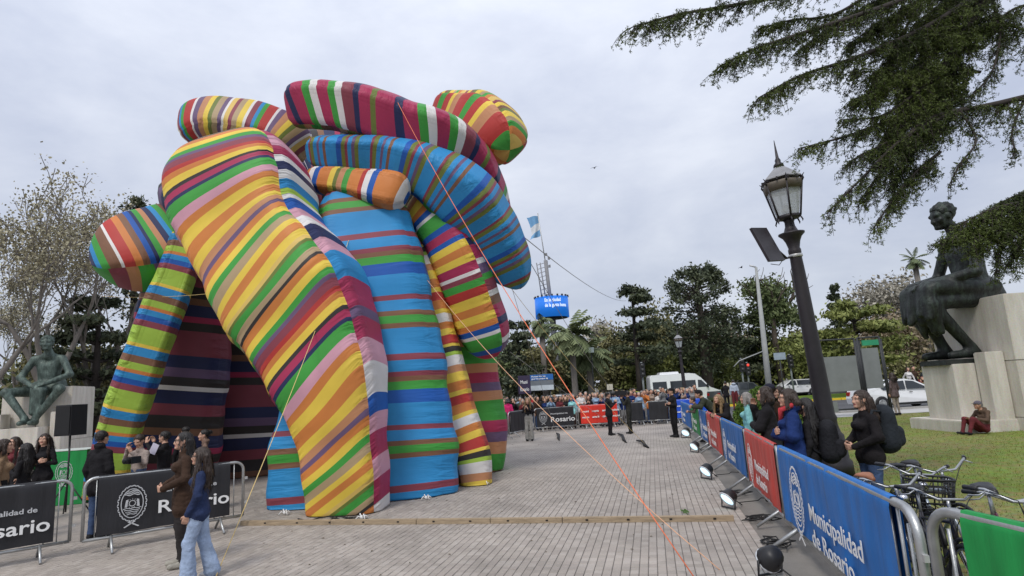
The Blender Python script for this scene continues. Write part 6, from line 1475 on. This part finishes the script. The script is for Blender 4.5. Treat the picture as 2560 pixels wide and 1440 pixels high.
# ================================================================ PEOPLE IN THE SCENE
BK = (.014, .013, .015); BR = (.05, .028, .018); JN = (.05, .08, .16); LJ = (.3, .38, .52); DN = (.022, .034, .085); GY = (.2, .2, .2); WH = (.62, .6, .58); NV = (.012, .03, .12); OLV = (.045, .05, .035); RDD = (.35, .03, .03); BGE = (.3, .22, .17); PNK = (.62, .03, .16); TEAL = (.25, .55, .55); MRN = (.13, .025, .03); TANC = (.26, .17, .1); YLW = (.6, .42, .03); ORG = (.5, .17, .05); LBL = (.25, .36, .5)
HB, HD, HL, HG = (.035, .02, .013), (.013, .010, .009), (.26, .17, .08), (.28, .26, .24)
def at_head(px, py, Y): p = A(px, py, Y); return Vector((p.x, Y, 0)), p.z
def P_(px, py, Y, face, *a, dh=0., **k):
    loc, h = at_head(px, py, Y); return person(loc, face, h+dh, *a, **k)
NR = dict(near=True, res=.0125)
P_(505, 1118, 7.75, R(112), 'stride', DN, LJ, HB, 'long', 'girl in denim jacket and ripped pale jeans walking at the bottom left', None, dict(female=1, flare=.065, coat=.06, collar=1, bulk=1.02, puff=1.25), shoe=WH, glasses='clear', **NR)
P_(462, 1080, 8.45, R(125), 'belly', BR, (.03, .026, .026), HD, 'long_back', 'woman in dark brown jacket holding her hands together behind the girl', None, dict(female=1, coat=.2, collar=1, bulk=1.06, puff=1.2), glasses='clear', shoe=(.35, .33, .28), pitch=.05, **NR)
P_(255, 1077, 10.6, R(-8), 'stand', BK, JN, HD, 'short', 'man in black seen from behind, standing beyond the crest barrier', None, dict(coat=.14, bulk=1.14, collar=1, puff=1.2), **NR)
GL = 'people waiting behind the left barriers'
P_(12, 1098, 10.4, R(-60), 'stand', TANC, BK, HB, 'bob', 'person in tan top at the far left edge of the photo', GL, dict(female=1), near=True, res=.016)
P_(66, 1108, 11.2, R(100), 'phone', BK, BK, HD, 'long', 'curly haired woman in black at left, turned to the tan top person', GL, dict(female=1, coat=.1), near=True, res=.016)
P_(38, 1092, 13.2, R(170), 'stand', MRN, BK, HB, 'long', 'woman with brown hair half hidden at the back of the left cluster', GL, dict(female=1), near=True, res=.016)
P_(113, 1084, 12.8, PI+R(8), 'crossed', BK, BK, HB, 'long', 'young woman in black standing with folded arms before the left pedestal', GL, dict(female=1, coat=.05), near=True, res=.014)
P_(350, 1103, 11.6, R(170), 'camera_up', (.33, .27, .24), JN, HB, 'short', 'man in plaid shirt bending over a camera behind the crest barrier', GL, dict(bulk=1.05), pitch=-.45, dh=.12, near=True, res=.014)
P_(413, 1078, 12.2, R(88), 'arm_raise', BK, BK, HD, 'short', 'man in dark shirt in profile holding up a pale card', GL, dict(bulk=1.05), near=True, res=.014)
P_(512, 1074, 12.6, R(120), 'stand', (.2, .13, .1), BK, HD, 'bun', 'woman in brown suede jacket and white collar before the dark opening', GL, dict(female=1, coat=.15, collar=1), near=True, res=.014)
P_(465, 1066, 14.2, R(30), 'stand', BK, BK, HD, 'short', 'dark haired head showing behind the woman in brown', GL, dict(), near=False, res=.02)
p = A(385, 1122, 11.9); mb = MB(); mb.box((0, 0, 0), (.13, .008, .2), M=Matrix.Rotation(R(25), 3, 'Y')); o = mb.build('paper_card', mat('pale_card', (.6, .57, .68), .8)); o.location = p; tag(o, 'pale lilac card held up by the man in the dark shirt', 'card')
p = A(334, 1150, 11.28); root = empty('camera', p, R(170), 'black video camera with white stripes held by the plaid shirted man', 'camera'); mb = MB(); mb.box((0, 0, 0), (.12, .22, .12)); mb.build('camera_body', blk, root); mb = MB(); mb.lathe([(.045, 0), (.05, .1), (.04, .11)], 12, (0, .11, 0), M=Matrix.Rotation(-PI/2, 3, 'X')); mb.build('lens', trim, root)
for z in (-.03, .015): mb = MB(); mb.box((0, -.112, z), (.11, .006, .022)); mb.build('white_stripe', white_ink, root)
# ---- right line
GRT = 'people lined up behind the right barriers'
P_(2150, 976, 8.3, R(92), 'belly', (.012, .010, .011), JN, HB, 'long_back', 'woman in black with a backpack in profile right of the tall lamp post', None, dict(female=1, coat=.05, bulk=1.12, puff=1.25), **NR)
P_(1968, 972, 8.6, R(70), 'crossed', NV, NV, HB, 'bob', 'woman in glasses and navy raincoat standing behind the big blue banner', GRT, dict(female=1, coat=.2, hood=1, bulk=1.3, puff=1.35), glasses='clear', **NR)
P_(1910, 966, 10.3, R(62), 'chin', BK, BK, HB, 'bob', 'woman in sunglasses and black jacket with a hand at her mouth', GRT, dict(female=1, coat=.1, hood=1, bulk=1.3, puff=1.35), glasses='sun', pitch=.1, skin=1, **NR)
P_(1864, 981, 12.6, R(65), 'stand', TEAL, GY, HG, 'bob', 'grey haired woman in a pale turquoise top between black jackets', GRT, dict(female=1, coat=.05, bulk=1.2, puff=1.2), near=True, res=.016)
P_(1810, 978, 15.9, R(120), 'lean', BK, BK, HL, 'long', 'blond woman in black leaning on the farther red barrier', GRT, dict(female=1, bulk=1.25, puff=1.3), near=True, res=.016)
P_(1771, 968, 18.9, R(78), 'lean_deep', OLV, BK, HB, 'short', 'man in a black cap and olive jacket leaning over the green banner', GRT, dict(bulk=1.3, puff=1.25), cap_col=BK, dh=.06, near=True, res=.016)
P_(1748, 991, 20.4, R(80), 'lean', (.07, .055, .045), BK, HB, 'short', 'boy leaning on the barrier just left of the man in the cap', GRT, dict(bulk=.92), dh=.05, near=True, res=.016)
P_(2010, 995, 8.6, R(55), 'stand', BK, BK, HD, 'long_back', 'dark figure in black standing behind the navy raincoat, beside the lamp post', GRT, dict(female=1, coat=.2), near=True, res=.016)
P_(1922, 960, 12.2, R(95), 'stand', BR, BK, HB, 'short', 'person in a dark cap showing behind the woman in sunglasses', GRT, dict(), cap_col=(.03, .03, .05), near=True, res=.016)
P_(1946, 966, 12.6, R(110), 'stand', BR, BK, HB, 'mid', 'brown haired head showing between cap and navy raincoat', GRT, dict(female=1), near=True, res=.018)
# red hood lining of the navy raincoat
def backpack(loc, rz, label, c=(.014, .014, .017), s=1.):
    root = empty('backpack', loc, rz, label, 'backpack'); root.scale = (s, s, s); m_ = m_cloth(c)
    V, F_ = surface([cap((0, 0, -.17), (0, .0, .17), .135, .11, 0), cap((-.07, 0, -.17), (-.06, 0, .15), .11, .09, 0), cap((.07, 0, -.17), (.06, 0, .15), .11, .09, 0)], .018, .02); link('bag', raw('bag', V, F_), root, m_)
    V, F_ = surface([cap((-.05, -.11, -.15), (.05, -.11, -.15), .08, .08, 0), cap((-.05, -.11, -.05), (.05, -.11, -.05), .075, .075, 0)], .018, .02); link('pocket', raw('pocket', V, F_), root, m_)
    for q in (-1, 1):
        mb = MB(); mb.tube([(q*.1, .09, .2), (q*.12, .2, .22), (q*.13, .26, .08), (q*.13, .2, -.1), (q*.12, .08, -.18)], .018, 6); mb.build('strap', m_, root)
    mb = MB(); mb.box((0, -.19, -.04), (.09, .006, .03)); mb.build('patch', mat('grey_patch', (.4, .4, .42), .6), root); return root
loc, h = at_head(2150, 976, 8.3); fdir = Vector((-math.sin(R(92)), math.cos(R(92)), 0)); backpack(loc-fdir*.26+Vector((0, 0, 1.26)), R(92), 'bulging black backpack worn by the woman in black', c=(.02, .024, .03), s=1.1)
loc, h = at_head(2010, 995, 8.6); backpack(loc-Vector((-math.sin(R(55)), math.cos(R(55)), 0))*.24+Vector((0, 0, 1.12)), R(55), 'black bag on the back of the dark figure beside the lamp post')
loc, h = at_head(1968, 972, 8.6); f_ = Vector((-math.sin(R(70)), math.cos(R(70)), 0)); s_ = Vector((math.cos(R(70)), math.sin(R(70)), 0)); mb = MB()
mb.tube([f_*.13+Vector((0, 0, -.16)), f_*.12-s_*.07, -s_*.11-f_*.02+Vector((0, 0, .06)), -f_*.11+Vector((0, 0, .07)), s_*.11-f_*.02+Vector((0, 0, .06)), f_*.12+s_*.07, f_*.13+Vector((0, 0, -.16))], .034, 8)
o = mb.build('hood_lining', m_cloth((.5, .05, .06))); o.location = loc+Vector((0, 0, h*.845)); tag(o, 'red hood lining turned out round the neck of the navy raincoat', 'hood')
# ---- standing on the far paving, by the road, sitting at the pedestal
FR = dict(near=True, res=.02)
def on_gnd(px, py, *a, h=1.72, **k): return person(G(px, py), *a, **k) if False else person(G(px, py), a[0], h, *a[1:], **k)
on_gnd(1325, 1102, PI-R(10), 'phone', BK, (.3, .29, .27), HL, 'long', 'blond woman in black top and wide grey trousers before the far barriers', None, dict(female=1, flare=.055), h=1.7, **FR)
on_gnd(1527, 1088, R(-80), 'phone', BK, BK, HD, 'short', 'man in black in profile before the red sponsor banner', None, dict(bulk=1.15, coat=.1), h=1.74, **FR)
on_gnd(1577, 1084, R(60), 'camera_up', (.025, .025, .02), (.03, .03, .025), HD, 'short', 'cameraman in dark clothes with a camera on his shoulder', None, dict(bulk=1.1), h=1.74, **FR)
on_gnd(1690, 1093, R(105), 'crossed', BK, BK, HD, 'short', 'guard in black cap and black clothes at the end of the right barriers', None, dict(bulk=1.12), h=1.78, cap_col=BK, **FR)
p = G(1577, 1084)+Vector((-.22, .1, 1.66)); root = empty('video_camera', p, R(60), 'large dark video camera on the shoulder of the cameraman', 'camera'); mb = MB(); mb.box((0, 0, 0), (.16, .48, .2)); mb.build('camera_body', blk, root); mb = MB(); mb.lathe([(.07, 0), (.075, .16), (.09, .22)], 10, (0, .24, 0), M=Matrix.Rotation(-PI/2, 3, 'X')); mb.build('lens', trim, root); mb = MB(); mb.box((0, .05, .14), (.05, .22, .05)); mb.build('handle', blk, root)
P_(2325, 921, 26.2, R(80), 'phone', (.03, .04, .05), BK, HD, 'short', 'man in dark jacket standing at the kerb by the white saloon', None, dict(bulk=1.1, coat=.1), **FR)
P_(2228, 932, 26.8, R(20), 'stand', (.11, .08, .08), (.28, .24, .21), HB, 'mid', 'person in muted top and beige trousers between the frame posts', None, dict(female=1, coat=.15), **FR)
pp_ = G(2440, 1083); person((pp_.x+.15, pp_.y-.1, -.01), R(98), 1.75, 'sit_ground', (.1, .065, .045), MRN, HG, 'short', 'person in grey cap and maroon trousers sitting against the right pedestal', None, dict(bulk=1.15, hood=1), cap_col=(.12, .11, .13), skin=1, **FR)
P_(1812, 953, 40, R(-20), 'walk', BK, BK, HD, 'short', 'person in black walking on the road behind the hedge', None, dict(coat=.1), res=.026)
P_(1832, 949, 38.5, R(-10), 'stand', (.42, .47, .55), MRN, HD, 'short', 'person in pale hooded jacket walking behind the hedge', None, dict(hood=1, bulk=1.1), res=.026)
P_(2268, 918, 42, R(180), 'walk', WH, BK, HB, 'mid', 'distant walker in white top beyond the white saloon', None, dict(female=1), res=.028)
P_(2281, 915, 42.5, R(180), 'walk', BR, BK, HD, 'short', 'distant walker in dark top beyond the white saloon', None, dict(), res=.028)
# ---- the crowd behind the far barriers: every head is a person
random.seed(5)
CN = [(BK, 'black'), (GY, 'grey'), (NV, 'navy'), (WH, 'white'), (BR, 'brown'), (RDD, 'red'), (BGE, 'beige'), (OLV, 'olive'), (LBL, 'pale blue'), (YLW, 'yellow'), (ORG, 'rust orange'), (MRN, 'maroon'), (TEAL, 'turquoise'), (PNK, 'pink')]
HN = [(HB, 'brown'), (HD, 'black'), (HL, 'blond'), (HG, 'grey')]
PL_ = [((1225, 1290), 'the leftmost far barriers'), ((1290, 1345), 'grey trousered woman'), ((1345, 1425), 'Rosario barrier'), ((1425, 1515), 'red banner'), ((1515, 1612), 'the cameraman'), ((1612, 1700), 'royal blue banner'), ((1700, 1745), 'last blue banner')]
used = set(); CG = 'spectators crowding behind the far barriers'
def crowd_person(px, Y, row):
    lab = next((l for (a, b), l in PL_ if a <= px < b), PL_[-1][1])
    for _ in range(60):
        c, cn = random.choices(CN, [11, 4, 3.5, 2, 6, 2.5, 5, 5, 2, .5, 1.2, 4, .6, .6])[0]; hc, hn = random.choices(HN, [5, 4, 3, 2])[0]; hs = random.choice(['short', 'long', 'mid', 'bun', 'bob'])
        t = 'spectator with %s %s hair and %s top, %s row behind %s' % ({'short': 'short', 'long': 'long', 'mid': 'wavy', 'bun': 'tied', 'bob': 'bobbed'}[hs], hn, cn, row, lab)
        if t not in used: break
    used.add(t); fem = hs != 'short'
    p = A(px, 1000, Y); hgt = random.uniform(1.55, 1.68) if fem else random.uniform(1.64, 1.8)
    pose = random.choice(['stand', 'stand', 'crossed', 'phone', 'camera_up', 'hip_step'])
    person((p.x, Y, 0), PI+random.gauss(.1, .45), hgt, pose, c, random.choice([BK, JN, GY, JN, BR]), hc, hs, t, CG, dict(female=1 if fem else 0, bulk=1.12 if fem else 1.16, coat=.1), res=.03, skin=random.choice([0, 0, 1, 2]))
rows = [('front', 31.0, 20), ('second', 32.0, 21), ('third', 33.1, 21), ('back', 34.4, 22)]
for rn, Y, st in rows:
    px = 1222+random.uniform(0, 14)
    while px < 1745:
        x0 = A(px, 1000, Y).x
        yy = Y+random.uniform(-.3, .3)
        if px < 1330: yy -= (1330-px)*.02
        crowd_person(px, yy, rn); px += st*random.uniform(.6, 1.25)
loc = A(1270, 1010, 29.2); person((loc.x, 29.2, 0), R(-10), 1.68, 'stand', PNK, BK, HD, 'bob', 'woman in a bright pink coat seen from behind at the leftmost far barriers', CG, dict(female=1, coat=.25, bulk=1.1), res=.026)
